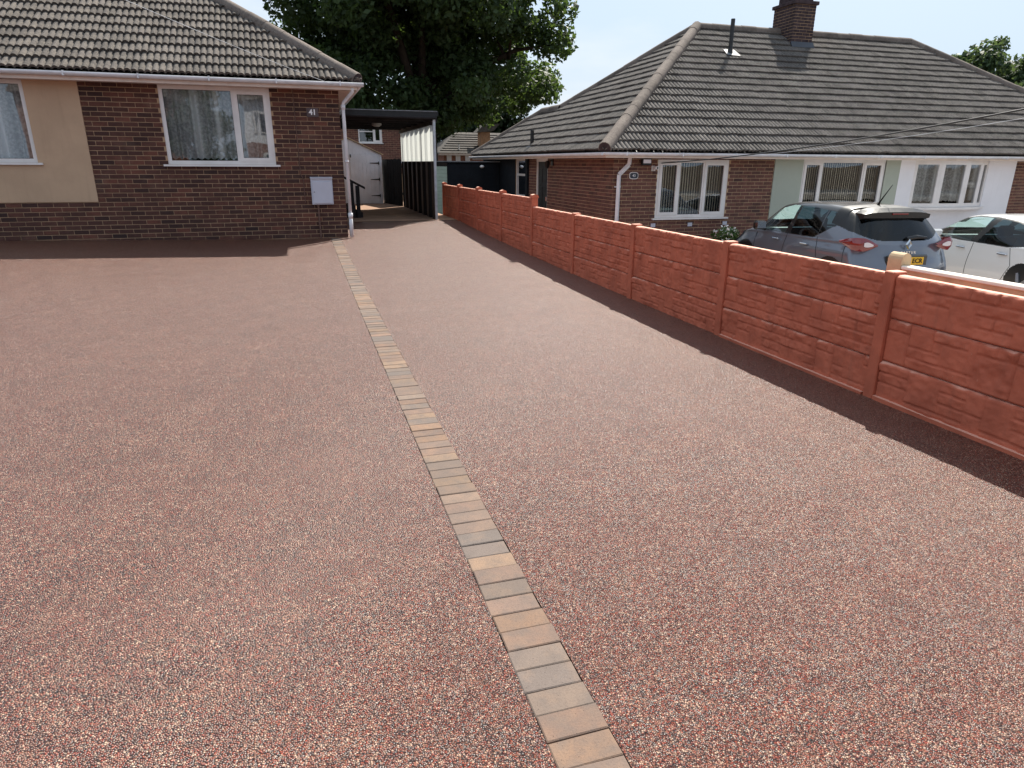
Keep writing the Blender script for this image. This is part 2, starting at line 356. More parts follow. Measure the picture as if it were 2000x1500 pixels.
# translucent corrugated sheet
m = bpy.data.materials.new('translucent_sheet'); m.use_nodes = True; t = m.node_tree; p = t.nodes['Principled BSDF']; p.inputs['Base Color'].default_value = srgb(222, 226, 222); p.inputs['Roughness'].default_value = .45
ts = t.nodes.new('ShaderNodeBsdfTranslucent'); ts.inputs[0].default_value = srgb(226, 230, 226); mxs = t.nodes.new('ShaderNodeMixShader'); mxs.inputs[0].default_value = .5
t.links.new(p.outputs[0], mxs.inputs[1]); t.links.new(ts.outputs[0], mxs.inputs[2]); t.links.new(mxs.outputs[0], t.nodes['Material Output'].inputs[0]); M['sheet'] = m

# ---------------------------------------------------------------- the ground
def ss(a, b, x): 
    t_ = min(max((x-a)/(b-a), 0), 1); return t_*t_*(3-2*t_)
def gz(y, x=0.):
    yy = min(max(y, 0), 15.6); base = -.0149*yy+.0016*yy*yy
    if y > 26: base = base*max(0., 1-(y-26)/14)
    return base + .021*max(0., -x-.3)*ss(3, 11, y)*(1-ss(30, 40, y))
FX = 3.545; SX0, SX1 = .502, .684
Y1, X1, LB = 13.2938, .8343, .085            # left bungalow front wall plane, right corner, base height
def sheet(name, x0, x1, y0, y1, nx, ny, mat, zoff=0., hole=None):
    mb = MB(); xs = np.linspace(x0, x1, nx+1); ys = np.linspace(y0, y1, ny+1)
    V = [(x, y, gz(y, x)+zoff) for y in ys for x in xs]
    fs = [(j*(nx+1)+i, j*(nx+1)+i+1, (j+1)*(nx+1)+i+1, (j+1)*(nx+1)+i) for j in range(ny) for i in range(nx)]
    mb.add(V, fs); return mb
mb = sheet('', -14, SX0-.0005, -3.2, Y1+.02, 24, 60, None)
m2 = sheet('', SX1+.0005, FX+.02, -3.2, Y1+.02, 8, 60, None); mb.add(m2.v, m2.f)
m2 = sheet('', SX1+.004-.2, FX+.02, Y1+.02, 15.95, 8, 12, None); mb.add(m2.v, m2.f)
struct(mb.build('driveway', M['resin']))
mb = sheet('', SX1-.2, FX+.02, 15.955, 29.0, 6, 30, None, .006); struct(mb.build('carport_floor', M['concrete_tan']))
mb = sheet('', SX0-.1, SX1+.1, -3.1, Y1, 1, 60, None, -.009); struct(mb.build('paver_bed', M['joint_sand']))
# land: a sheet to the horizon, dropping to the neighbouring plot on the right
def land_z(x, y):
    if y < -3.2: zl = -.12
    else: zl = gz(y, max(x, -14))-.06
    zr = -.86
    k = ss(3.60, 3.9, x); z = zl*(1-k)+zr*k
    far = ss(24, 40, y); z = z*(1-far)+(-.5)*far
    kb = ss(-3.2, -9, y) if y < -3.2 else 0
    if y < -3.2: z = (zl*(1-k)+(-.4)*k)*(1-ss(3.2, 9, -y))+(-.25)*ss(3.2, 9, -y)
    return z
mb = MB(); xs = sorted(set([-900, -300, -80, -30, -14, -6, 0, 3.3, 3.58, 3.66, 3.75, 3.85, 3.95, 6, 10, 16, 24, 40, 100, 300, 900])); ys = sorted(set([-900, -200, -60, -30, -20, -14, -9, -6, -3.3, -3.1]+list(np.arange(-2, 24, 1.5))+[26, 30, 34, 40, 60, 120, 400, 900]))
mb.add([(x, y, land_z(x, y)) for y in ys for x in xs], [(j*len(xs)+i, j*len(xs)+i+1, (j+1)*len(xs)+i+1, (j+1)*len(xs)+i) for j in range(len(ys)-1) for i in range(len(xs)-1)])
struct(mb.build('ground', M['soil'], smooth=True))
mb = MB(); mb.add([(3.72, -3, -.74), (24, -3, -.74), (24, 9, -.74), (3.72, 9, -.74), (3.72, 13.38, -.82), (24, 13.38, -.82), (3.72, 22, -.82), (6.3, 13.38, -.82), (6.3, 22, -.82)], [(0, 1, 2, 3), (3, 2, 5, 7, 4), (4, 7, 8, 6)])
struct(mb.build('neighbour_driveway', M['concrete']))
mb = MB(); mb.box(-80, 80, -5.6, -3.3, -.3, -.02); struct(mb.build('pavement', M['paving']))
mb = MB(); mb.box(-80, 80, -12, -5.62, -.4, -.13); struct(mb.build('road', M['asphalt']))

# ---------------------------------------------------------------- paver strip
PAL = [(172, 142, 116), (172, 136, 110), (146, 132, 122), (126, 118, 114), (154, 126, 112), (164, 138, 120), (116, 112, 110), (156, 138, 124), (160, 128, 110), (142, 126, 116), (150, 130, 118), (148, 126, 114)]
strip = thing('paver_strip', 'single row of buff, terracotta and grey block pavers across the gravel driveway', 'paver strip', (.59, 1, 0))
pm = MB(); PP = .0919; hw = (SX1-SX0)/2-.001; hd = PP/2-.0014; c_ = .0035
vs = []
for z, i in ((-.05, 0), (-c_*.8, 0), (0, c_)): vs += [(-hw+i, -hd+i, z), (hw-i, -hd+i, z), (hw-i, hd-i, z), (-hw+i, hd-i, z)]
pm.add(vs, [(8, 9, 10, 11)]+[(k*4+i, k*4+(i+1) % 4, k*4+4+(i+1) % 4, k*4+4+i) for k in range(2) for i in range(4)])
pvo = pm.build('paver', M['paver']); pvm = pvo.data; bpy.data.objects.remove(pvo)
y = -2.9; i = 0
cols0 = [3, 9, 7, 2, 5, 2, 7, 0, 1, 6, 2, 0, 5, 4, 3, 2, 7, 2, 4, 5, 1, 0, 5, 6]
while y < Y1-.06:
    o = new_obj('paver', pvm, strip, (.593+RND.uniform(-.003, .003), y, gz(y)+.004+RND.uniform(-.0025, .002)), (RND.uniform(-.022, .022), RND.uniform(-.008, .008), RND.uniform(-.016, .016)))
    k = RND.randrange(len(PAL)); c = srgb(*[v_*.62+m_*.38 for v_, m_ in zip(PAL[k], (154, 132, 118))]); f_ = RND.uniform(.52, .70); o.color = (c[0]*f_, c[1]*f_, c[2]*f_, 1)
    y += PP; i += 1

# ---------------------------------------------------------------- fence of cast panels
FB, FY0 = 1.7756, 3.3245
fence = thing('panel_fence', 'terracotta painted concrete panel fence with stone-faced panels along the driveway', 'fence', (FX+.06, 6, 0))
def panel_mesh(seed, w, h):
    rg = random.Random(seed); rows = 4; rh = h/rows
    cells = []; occ = {}
    ncol = 30; cw = w/ncol
    for r in range(rows):
        c0 = 0
        while c0 < ncol:
            if occ.get((r, c0)): c0 += 1; continue
            k = rg.random()
            if k < .16 and r+2 < rows+0: ww, hh = rg.choice((3, 4)), 3 if r+3 <= rows else 2
            elif k < .30 and r+2 <= rows: ww, hh = rg.choice((2, 3)), 2
            else: ww, hh = rg.choice((2, 3, 3, 4, 4, 5)), 1
            ww = min(ww, ncol-c0)
            for q_ in range(ww):
                if occ.get((r, c0+q_)): ww = q_; break
            for a in range(hh):
                for q_ in range(ww): occ[(r+a, c0+q_)] = len(cells)+1
            cells.append((c0, r, ww, hh, rg.uniform(.4, 1), rg.uniform(-1, 1), rg.uniform(-1, 1), rg.uniform(0, 6.28))); c0 += ww
    nx, nz = 170, 32; V = []; rs = np.random.RandomState(seed); jn = rs.rand(nz+1, nx+1); jn = (jn+np.roll(jn, 1, 0)+np.roll(jn, 1, 1)+np.roll(jn, -1, 1))/4
    co = rs.rand(12, 60); 
    for j in range(nz+1):
        for i in range(nx+1):
            u = i/nx*w; v = j/nz*h
            r = min(int(v/rh), rows-1); c = min(int(u/cw), ncol-1); q_ = cells[occ[(r, c)]-1]
            x0, x1, z0, z1 = q_[0]*cw, (q_[0]+q_[2])*cw, q_[1]*rh, (q_[1]+q_[3])*rh
            d = min(u-x0, x1-u, v-z0, z1-v); e = min(max(d/.011, 0), 1); pil = e*(2-e)
            fx = (u-(x0+x1)/2)/max(x1-x0, .01); fz = (v-(z0+z1)/2)/max(z1-z0, .01)
            ci, cj = u/w*58, v/h*10; a, b = int(ci), int(cj); fa, fb_ = ci-a, cj-b
            low = co[b, a]*(1-fa)*(1-fb_)+co[b, a+1]*fa*(1-fb_)+co[b+1, a]*(1-fa)*fb_+co[b+1, a+1]*fa*fb_
            rough = .4 if q_[3] > 1 and q_[2] < 4 else 1
            facet = max(0, q_[5]*fx+q_[6]*fz+.2*math.cos(q_[7]))*.030*rough+(low-.5)*.020*rough
            hgt = pil*.68*(.010+.010*q_[4]+facet)*min(1, (h-v)/.012+.0)+(jn[j, i]-.5)*.004
            if v < .006 or v > h-.006: hgt = 0
            V.append((-hgt, -u, v))
    Fq = [(j*(nx+1)+i, j*(nx+1)+i+1, (j+1)*(nx+1)+i+1, (j+1)*(nx+1)+i) for j in range(nz) for i in range(nx)]
    b = len(V); T = .045
    V += [(0, 0, h), (0, -w, h), (T, -w, h), (T, 0, h), (0, 0, 0), (0, -w, 0), (T, -w, 0), (T, 0, 0)]
    Fq += [(b, b+1, b+2, b+3), (b+3, b+2, b+6, b+7), (b+4, b+7, b+6, b+5)]
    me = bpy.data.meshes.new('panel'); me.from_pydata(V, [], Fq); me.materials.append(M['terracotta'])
    me.polygons.foreach_set('use_smooth', [k < nx*nz for k in range(len(Fq))]); me.update(); return me
PW_ = FB-.078
lowtop, hightop = .802, .932
pms = {}
def fence_top(n): return hightop if n >= 4 else lowtop
postm = {}
for n in range(-3, 9):
    yb = FY0+n*FB
    if n < 8:
        ym = yb+FB/2; zb = min(gz(yb), gz(yb+FB))-.012; top = fence_top(n); hh = (top-zb)/3; key = round(hh, 3)
        for k in range(3):
            kk = (round(hh, 2), (k*2+n*(n % 2)) % 4 if n != 0 else k)
            kk = (round(hh, 2), (k+n*2) % 4)
            if kk not in pms: pms[kk] = panel_mesh(11+kk[1], PW_, kk[0])
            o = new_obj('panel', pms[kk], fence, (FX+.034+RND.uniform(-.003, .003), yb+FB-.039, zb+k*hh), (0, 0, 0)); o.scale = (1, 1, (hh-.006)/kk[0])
    mb = MB(); zb = gz(yb)-.05; top = max(fence_top(n), fence_top(n-1)) if n > -3 else lowtop
    t_ = top+(.012 if n < 4 else .030)
    mb.cbox(FX, FX+.105, yb-.041, yb+.041, zb, t_-.0, .006)
    if n >= 4: mb.prism([(FX-.012, t_-.03), (FX+.117, t_-.03), (FX+.10, t_+.012), (FX+.052, t_+.026), (FX+.005, t_+.012)], yb-.056, yb+.056, 'y')
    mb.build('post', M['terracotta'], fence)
mb = MB()
for n in (-3, -2, -1, 0):
    yb = FY0+n*FB; mb.box(FX-.006, FX+.03, yb+.05, yb+FB-.05, gz(yb+.8)-.03, gz(yb+.8)+.022)
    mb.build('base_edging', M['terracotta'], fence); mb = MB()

# ---------------------------------------------------------------- brickwork
def brick_list(u0, u1, z0, z1, zc0, holes, u_anchor, rev=False):
    """stretcher bond courses counted from zc0; u runs along the wall; returns (ua, ub, za, zb)"""
    out = []; k0 = int(math.floor((z0-zc0)/BC)); k1 = int(math.ceil((z1-zc0)/BC))
    for k in range(k0, k1):
        za = max(zc0+k*BC+.005, z0); zb = min(zc0+(k+1)*BC-.005, z1)
        if zb-za < .012: continue
        off = (.5 if k % 2 else 0)*BL; i0 = int(math.floor((u0-u_anchor-off)/BL))-1; i1 = int(math.ceil((u1-u_anchor-off)/BL))+1
        for i in range(i0, i1):
            a = u_anchor+off+i*BL+.005; b = a+BL-.010; segs = [(max(a, u0), min(b, u1))]
            for (ha, hb, hz0, hz1) in holes:
                if zb > hz0+.01 and za < hz1-.01:
                    ns = []
                    for (p_, q_) in segs:
                        if q_ <= ha or p_ >= hb: ns.append((p_, q_))
                        else:
                            if p_ < ha: ns.append((p_, ha))
                            if q_ > hb: ns.append((hb, q_))
                    segs = ns
            for (p_, q_) in segs:
                if q_-p_ > .03: out.append((p_, q_, za, zb))
    return out
BMESH = {}
def brick_mesh(w, h, mat):
    key = (round(w, 2), round(h, 3), mat)
    if key not in BMESH:
        mb = MB(); w, h = key[0], key[1]; c = .004; d = .010
        vs = [(-w/2, d, -h/2), (w/2, d, -h/2), (w/2, d, h/2), (-w/2, d, h/2), (-w/2, c, -h/2), (w/2, c, -h/2), (w/2, c, h/2), (-w/2, c, h/2), (-w/2+c, 0, -h/2+c), (w/2-c, 0, -h/2+c), (w/2-c, 0, h/2-c), (-w/2+c, 0, h/2-c)]
        mb.add(vs, [(8, 9, 10, 11)]+[(k*4+i, k*4+(i+1) % 4, k*4+4+(i+1) % 4, k*4+4+i) for k in range(2) for i in range(4)])
        o = mb.build('brick', M[mat]); BMESH[key] = o.data; bpy.data.objects.remove(o)
    return BMESH[key]
def lay_bricks(items, wall, mat, limit=300):
    """items: (pos, rotz, w, h); the ones nearest the eye are parts, the rest one joined part"""
    items = sorted(items, key=lambda q: -q[2]*q[3]/((q[0]-Vector((0, 0, EYE))).length_squared))
    for p, rz, w, h in items[:limit]:
        new_obj('brick', brick_mesh(w, h, mat), wall, p+Vector((RND.uniform(-.001, .001), RND.uniform(-.0015, .0015), RND.uniform(-.001, .001))), (RND.uniform(-.006, .006), RND.uniform(-.004, .004), rz+RND.uniform(-.006, .006)))
    join_bricks(items[limit:], wall, mat)
def join_bricks(items, wall, mat):
    if not items: return
    V = []; Fq = []; rn = []
    for p, rz, w, h in items:
        me = brick_mesh(w, h, mat); b = len(V); r = RND.random(); c, s_ = math.cos(rz), math.sin(rz)
        for v in me.vertices: V.append((p.x+c*v.co.x-s_*v.co.y, p.y+s_*v.co.x+c*v.co.y, p.z+v.co.z)); rn.append(r)
        for f in me.polygons: Fq.append([b+i for i in f.vertices])
    me = mesh_np('brickwork', V, Fq, M[mat]); a = me.attributes.new('rnd', 'FLOAT', 'POINT'); a.data.foreach_set('value', rn)
    stuff(new_obj('brickwork', me, wall))
def wall_cells(mb, u0, u1, z0, z1, holes, put):
    us = sorted(set([u0, u1]+[min(max(h[k], u0), u1) for h in holes for k in (0, 1)])); zs = sorted(set([z0, z1]+[min(max(h[k], z0), z1) for h in holes for k in (2, 3)]))
    for i in range(len(us)-1):
        for j in range(len(zs)-1):
            cu, cz = (us[i]+us[i+1])/2, (zs[j]+zs[j+1])/2
            if not any(h[0] < cu < h[1] and h[2] < cz < h[3] for h in holes): put(us[i], us[i+1], zs[j], zs[j+1])

# ---------------------------------------------------------------- tiles
TW, TG = .2, .311
PROF = []
for r in range(2):
    for x, z in ((0, 0), (.010, .001), (.022, .018), (.040, .028), (.062, .029), (.082, .021), (.096, .004)): PROF.append((r*.1+x, z))
PROF.append((.2, 0))
def tile_geo():
    n = len(PROF); L = TG+.03
    vs = [(x, 0, z+.045) for x, z in PROF]+[(x, L, z+.004) for x, z in PROF]+[(x, .006, z+.004) for x, z in PROF]
    fs = [(i, i+1, n+i+1, n+i) for i in range(n-1)]+[(2*n+i, 2*n+i+1, i+1, i) for i in range(n-1)]
    return np.array(vs), fs
TV, TF = tile_geo()
def roof_tiles(parent, mat, org, ax, up, nrm, poly, limit=300, slope_k=1.0):
    """org: eave start; ax: unit along the eave; up: unit up the slope; poly: [(u, s)] outline in (along, slope length)"""
    org, ax, up, nrm = map(Vector, (org, ax, up, nrm)); rot = Matrix((ax, up, nrm)).transposed()
    me = bpy.data.meshes.new('tile'); me.from_pydata([tuple(v) for v in TV], [], TF); me.materials.append(M[mat]); me.polygons.foreach_set('use_smooth', [False]*len(TF)); me.update()
    umin, umax = min(p[0] for p in poly), max(p[0] for p in poly); smax = max(p[1] for p in poly)
    def span(s):
        xs_ = []
        for (a, b) in zip(poly, poly[1:]+poly[:1]):
            if (a[1]-s)*(b[1]-s) <= 0 and a[1] != b[1]: xs_.append(a[0]+(b[0]-a[0])*(s-a[1])/(b[1]-a[1]))
        xs_.sort(); return xs_
    full = []; part = []
    rows = int(smax/TG)+1
    for j in range(rows):
        s0 = j*TG; s1 = min(s0+TG, smax-.001)
        lo, hi = span(s0+.001), span(s1)
        if len(lo) < 2: continue
        for k in range(0, len(lo)-1, 2):
            a0, a1 = lo[k], lo[k+1]
            b0, b1 = (hi[k], hi[k+1]) if len(hi) >= k+2 else (a0, a1)
            i = int(math.floor((a0-umin)/TW))
            while umin+i*TW < a1:
                u = umin+i*TW; i += 1
                if u >= max(a0, b0)-.001 and u+TW <= min(a1, b1)+.001: full.append((u, s0))
                else: part.append((u, s0, a0, a1, b0, b1, s1-s0))
    full.sort(key=lambda t_: ((org+ax*t_[0]+up*t_[1])-Vector((0, 0, EYE))).length)
    q4 = rot.to_quaternion()
    for (u, s0) in full[:limit]:
        o = new_obj('tile', me, parent, org+ax*u+up*(s0+RND.uniform(-.012, .009))+nrm*RND.uniform(-.003, .006)); o.rotation_mode = 'QUATERNION'; o.rotation_quaternion = q4
    V = []; Fq = []; rn = []; R3 = np.array(rot); o3 = np.array(org)
    for it in [(u, s0) for (u, s0) in full[limit:]]+part:
        P_ = TV.copy(); r = RND.random(); P_[:, 0] += it[0]
        if len(it) > 2:
            f = np.clip(P_[:, 1]/max(it[6], .01), 0, 1); lo = it[2]+(it[4]-it[2])*f; hi = it[3]+(it[5]-it[3])*f
            P_[:, 0] = np.minimum(np.maximum(P_[:, 0], lo), hi); P_[:, 1] = np.minimum(P_[:, 1], it[6]+.03)
            if P_[:, 0].max()-P_[:, 0].min() < .01: continue
        P_[:, 1] += it[1]+RND.uniform(-.006, .006); P_[:, 2] += RND.uniform(-.003, .006); b = len(V); V += list(o3+P_@R3.T); rn += [r]*len(P_); Fq += [[b+k for k in f] for f in TF]
    if V:
        m_ = mesh_np('tiling', V, Fq, M[mat]); a = m_.attributes.new('rnd', 'FLOAT', 'POINT'); a.data.foreach_set('value', rn); stuff(new_obj('tiling', m_, parent))
def ridge_tiles(parent, a, b, name, r=.125, ln=.45, first_up=None):
    a, b = Vector(a), Vector(b); d = b-a; L = d.length; n = max(1, round(L/ln)); d.normalize()
    side = d.cross(Vector((0, 0, 1))).normalized(); up = side.cross(d).normalized()
    seg = 7; ll = L/n
    vs = []; 
    for t_, rr in ((0, r*1.012), (ll+.012, r*.995)):
        for k in range(seg+1):
            an = math.pi*(-.12+1.24*k/seg); vs.append((math.cos(an)*rr, t_, math.sin(an)*rr-.03))
    for k in range(seg+1): 
        an = math.pi*(-.12+1.24*k/seg); vs.append((math.cos(an)*r*.86, .004, math.sin(an)*r*.86-.03))
    m = seg+1; vs += vs[:m]; fs = [(k, k+1, m+k+1, m+k) for k in range(seg)]+[(2*m+k, 2*m+k+1, 3*m+k+1, 3*m+k) for k in range(seg)]
    me = bpy.data.meshes.new(name); me.from_pydata(vs, [], fs); me.materials.append(M['ridge_tile']); me.polygons.foreach_set('use_smooth', [k < seg for k in range(len(fs))]); me.update()
    qt = Matrix((side, d, up)).transposed().to_quaternion()
    for k in range(n):
        o = new_obj(name, me, parent, a+d*(k*ll)+up*RND.uniform(-.006, .006)); o.rotation_mode = 'QUATERNION'; o.rotation_quaternion = qt
    mb = MB(); e = a-d*.002                                       # mortar plug at the open end
    pts = [e+side*math.cos(math.pi*(-.12+1.24*k/seg))*r*.9+up*(math.sin(math.pi*(-.12+1.24*k/seg))*r*.9-.03) for k in range(seg+1)]
    mb.add([tuple(p) for p in pts]+[tuple(p+d*.1) for p in pts], [tuple(range(seg, -1, -1))]); mb.build('mortar_plug', M['chimney_brick'], parent)
def gutter(mb, a, b, out, r=.055, zt=0.):
    a, b, out = Vector(a), Vector(b), Vector(out); n = 7
    def ring(rr): return [(-out*math.cos(math.pi*k/n)*rr*-1, -math.sin(math.pi*k/n)*rr*1.15) for k in range(n+1)]
    vs = []
    for p in (a, b):
        for rr in (r, r-.006):
            for o_, z in ring(rr): vs.append(tuple(p+o_+Vector((0, 0, z))))
    m = n+1; fs = []
    for k in range(n):
        fs += [(k, k+1, 2*m+k+1, 2*m+k), (m+k+1, m+k, 3*m+k, 3*m+k+1)]
    fs += [(0, 2*m, 3*m, m), (n, m+n, 3*m+n, 2*m+n)]+[(k, m+k, m+k+1, k+1) for k in range(n)]+[(2*m+k+1, 3*m+k+1, 3*m+k, 2*m+k) for k in range(n)]
    mb.add(vs, fs)

# ---------------------------------------------------------------- windows
def window(parent, mp_, u0, u1, z0, z1, lights, label=None, fr=.06, sill=True, sillw=.07, name='window', depth=.07, inset=.02):
    """mp_(u, d, z): point of the wall, d into the room.  lights: [(a, b, opening)] fractions of the width"""
    def bx(mb, ua, ub, d0, d1, za, zb):
        c = [mp_(ua, d0, za), mp_(ub, d0, za), mp_(ub, d1, za), mp_(ua, d1, za), mp_(ua, d0, zb), mp_(ub, d0, zb), mp_(ub, d1, zb), mp_(ua, d1, zb)]
        mb.add(c, [(3, 2, 1, 0), (4, 5, 6, 7), (0, 1, 5, 4), (2, 3, 7, 6), (3, 0, 4, 7), (1, 2, 6, 5)])
    mb = MB(); d0, d1 = inset, inset+depth
    bx(mb, u0, u0+fr, d0, d1, z0, z1); bx(mb, u1-fr, u1, d0, d1, z0, z1); bx(mb, u0+fr, u1-fr, d0, d1, z0, z0+fr); bx(mb, u0+fr, u1-fr, d0, d1, z1-fr, z1)
    for k, (a, b, op) in enumerate(lights[:-1]):
        uc = u0+(u1-u0)*b; bx(mb, uc-.025, uc+.025, d0+.001, d1-.001, z0+fr, z1-fr)
    w = mb.build(name, M['upvc'], parent)
    if label: w['label'] = label
    for k, (a, b, op) in enumerate(lights):
        ua = u0+fr if k == 0 else u0+(u1-u0)*a+.025; ub = u1-fr if k == len(lights)-1 else u0+(u1-u0)*b-.025
        za, zb = z0+fr, z1-fr
        if op:
            s_ = .052; mb = MB(); e0, e1 = d0-.012, d0+.03
            bx(mb, ua-.012, ua+s_, e0, e1, za-.012, zb+.012); bx(mb, ub-s_, ub+.012, e0, e1, za-.012, zb+.012); bx(mb, ua+s_, ub-s_, e0, e1, za-.012, za+s_); bx(mb, ua+s_, ub-s_, e0, e1, zb-s_, zb+.012)
            mb.build('sash', M['upvc'], w); ua += s_; ub -= s_; za += s_; zb -= s_
        mb = MB(); dg = d0+.028; mb.add([mp_(ua, dg, za), mp_(ub, dg, za), mp_(ub, dg, zb), mp_(ua, dg, zb)], [(0, 1, 2, 3)]); mb.build('pane', M['window_glass'], w)
        mb = MB(); e = .006                                      # dark gasket
        for (p, q_, r, s2) in ((ua, ua+e, za, zb), (ub-e, ub, za, zb), (ua+e, ub-e, za, za+e), (ua+e, ub-e, zb-e, zb)): bx(mb, p, q_, dg-.006, dg-.001, r, s2)
        mb.build('gasket', M['black_plastic'], w)
    if sill:
        mb = MB(); bx(mb, u0-sillw, u1+sillw, -.055, .06, z0-.034, z0-.002); mb.build('sill', M['upvc'], w)
    return w
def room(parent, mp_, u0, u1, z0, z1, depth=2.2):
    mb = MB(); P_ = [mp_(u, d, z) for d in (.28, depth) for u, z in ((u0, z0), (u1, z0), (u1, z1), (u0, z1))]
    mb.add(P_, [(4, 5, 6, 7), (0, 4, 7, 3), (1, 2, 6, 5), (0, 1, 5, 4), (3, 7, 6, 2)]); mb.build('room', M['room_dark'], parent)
def net_curtain(mp_, u0, u1, z0, z1, label):
    n = 130; mb = MB(); vs = []; fold = []; rg = random.Random(hash(label) % 97 if False else len(label))
    ph = [rg.uniform(0, 6) for _ in range(4)]
    for k in range(n+1):
        u = u0+(u1-u0)*k/n; d = .17+.035*math.sin(u*29+ph[0])+.02*math.sin(u*53+ph[1])+.012*math.sin(u*11+ph[2])
        sc = .014*math.sin(u*60+ph[3])
        fo = .42+.55*max(0, math.sin(u*14+ph[2]+1.3*math.sin(u*5)))**3; fold += [fo]*3
        vs += [mp_(u, d*1.0, z0+sc), mp_(u, d*.9+.02, (z0+z1)/2), mp_(u, .17+(d-.17)*.8, z1)]
    mb.add(vs, [(3*k+j, 3*k+3+j, 3*k+4+j, 3*k+1+j) for k in range(n) for j in (0, 1)])
    o = tag(mb.build('net_curtain', M['net'], smooth=True), label, 'curtain'); a = o.data.attributes.new('fold', 'FLOAT', 'POINT'); a.data.foreach_set('value', fold); return o
def text_obj(name, body, size, mat, parent, M4, ext=.004, align='CENTER', bold=.0):
    cu = bpy.data.curves.new(name, 'FONT'); cu.body = body; cu.size = size; cu.extrude = ext; cu.align_x = align; cu.align_y = 'CENTER'; cu.offset = bold; cu.resolution_u = 3
    o = bpy.data.objects.new(name, cu); COL.objects.link(o); bpy.context.view_layer.update()
    me = bpy.data.meshes.new_from_object(o.evaluated_get(bpy.context.evaluated_depsgraph_get())); bpy.data.objects.remove(o); bpy.data.curves.remove(cu)
    me.materials.clear(); me.materials.append(M[mat]); me.transform(M4); return new_obj(name, me, parent)
FACE = Matrix(((1, 0, 0, 0), (0, 0, -1, 0), (0, 1, 0, 0), (0, 0, 0, 1)))         # text stood up, facing -y
# ================================================================ left bungalow
LH = thing('brick_bungalow', 'dark brown brick bungalow with buff rendered panel and white eaves beside the driveway', 'house', (-3, 17, LB))
def mpL(u, d, z): return (u, Y1+d, z)
WL = [(-2.112, -.345, 1.405, 2.672), (-5.95, -4.055, 1.42, 2.672)]                 # openings
RB = (-6.6, -3.285, .79, 2.69)                                                     # buff render area
mb = MB(); wall_cells(mb, -9.5, X1-.006, -.1, 2.70, WL, lambda a, b, c, d: mb.box(a, b, Y1+.006, Y1+.26, c, d))
mb.box(X1-.26, X1-.006, Y1+.27, 22.5, -.1, 2.70); mb.box(-9.5, X1-.27, 22.2, 22.45, -.1, 2.7)
wallL = mb.build('wall', M['mortar'], LH)
ZC = EYE-.1389
bl = brick_list(-7.2, X1, gz(Y1)-.02, 2.69, ZC, WL+[RB], X1-.003)
lay_bricks([(Vector(((a+b)/2, Y1, (c+d)/2)), 0, b-a, d-c) for a, b, c, d in bl if d > gz(Y1, (a+b)/2)], wallL, 'brick_brown')
bl = brick_list(Y1+.01, 22.5, gz(Y1)-.02, 2.69, ZC, [], Y1+BL/2)
join_bricks([(Vector((X1, (a+b)/2, (c+d)/2)), math.pi/2, b-a, d-c) for a, b, c, d in bl], wallL, 'brick_brown')
mb = MB(); wall_cells(mb, RB[0], RB[1], RB[2], RB[3], WL, lambda a, b, c, d: mb.box(a, b, Y1-.012, Y1+.02, c, d)); mb.build('render_panel', M['render_buff'], LH)
w1 = window(LH, mpL, *WL[0], [(0, .655, 0), (.655, 1, 1)], fr=.062)
w2 = window(LH, mpL, *WL[1], [(0, .5, 1), (.5, 1, 0)], fr=.062)
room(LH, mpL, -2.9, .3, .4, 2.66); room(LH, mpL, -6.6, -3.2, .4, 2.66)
net_curtain(mpL, -2.06, -.40, 1.50, 2.66, 'white lace net curtain behind the two-light window beside the number 41')
net_curtain(mpL, -5.9, -4.1, 1.48, 2.66, 'grey lace net curtain behind the window in the buff rendered panel')
# eaves
EO, EX = Y1-.29, X1+.29
mb = MB(); mb.box(-9.8, EX, EO-.018, EO, 2.662, 2.80); mb.box(EX, EX+.018, EO-.018, 22.8, 2.662, 2.80); mb.build('fascia', M['fascia_paint'], LH)
mb = MB(); mb.box(-9.8, EX, EO, Y1+.01, 2.672, 2.684); mb.box(X1-.005, EX, Y1+.011, 22.8, 2.672, 2.684); mb.build('soffit', M['fascia_paint'], LH)
mb = MB(); gutter(mb, (-9.8, EO-.076, 2.785), (EX+.13, EO-.076, 2.775), (0, -1, 0)); gutter(mb, (EX+.076, EO-.02, 2.775), (EX+.076, 22.8, 2.775), (1, 0, 0)); mb.build('gutter', M['gutter_plastic'], LH, smooth=True)
gx = -8.6
while gx < EX:
    mb = MB(); mb.box(gx-.012, gx+.012, EO-.138, EO-.018, 2.716, 2.79); mb.build('gutter_bracket', M['gutter_plastic'], LH); gx += 1.05
mb = MB(); dx, dy = X1+.062, Y1-.052
mb.tube([(dx+.17, EO-.01, 2.70), (dx+.165, EO+.01, 2.64), (dx+.01, dy-.005, 2.47), (dx, dy, 2.40), (dx, dy, gz(Y1)+.42)], .031, 12)
mb.tube([(dx, dy, gz(Y1)+.44), (dx, dy, gz(Y1)+.02)], .036, 12); mb.tube([(dx, dy, gz(Y1)+.46), (dx, dy, gz(Y1)+.36)], .043, 12); mb.tube([(dx, dy, 2.43), (dx, dy, 2.36)], .039, 12); mb.tube([(dx, dy, 1.48), (dx, dy, 1.455)], .041, 12)
mb.build('downpipe', M['gutter_plastic'], LH, smooth=True)
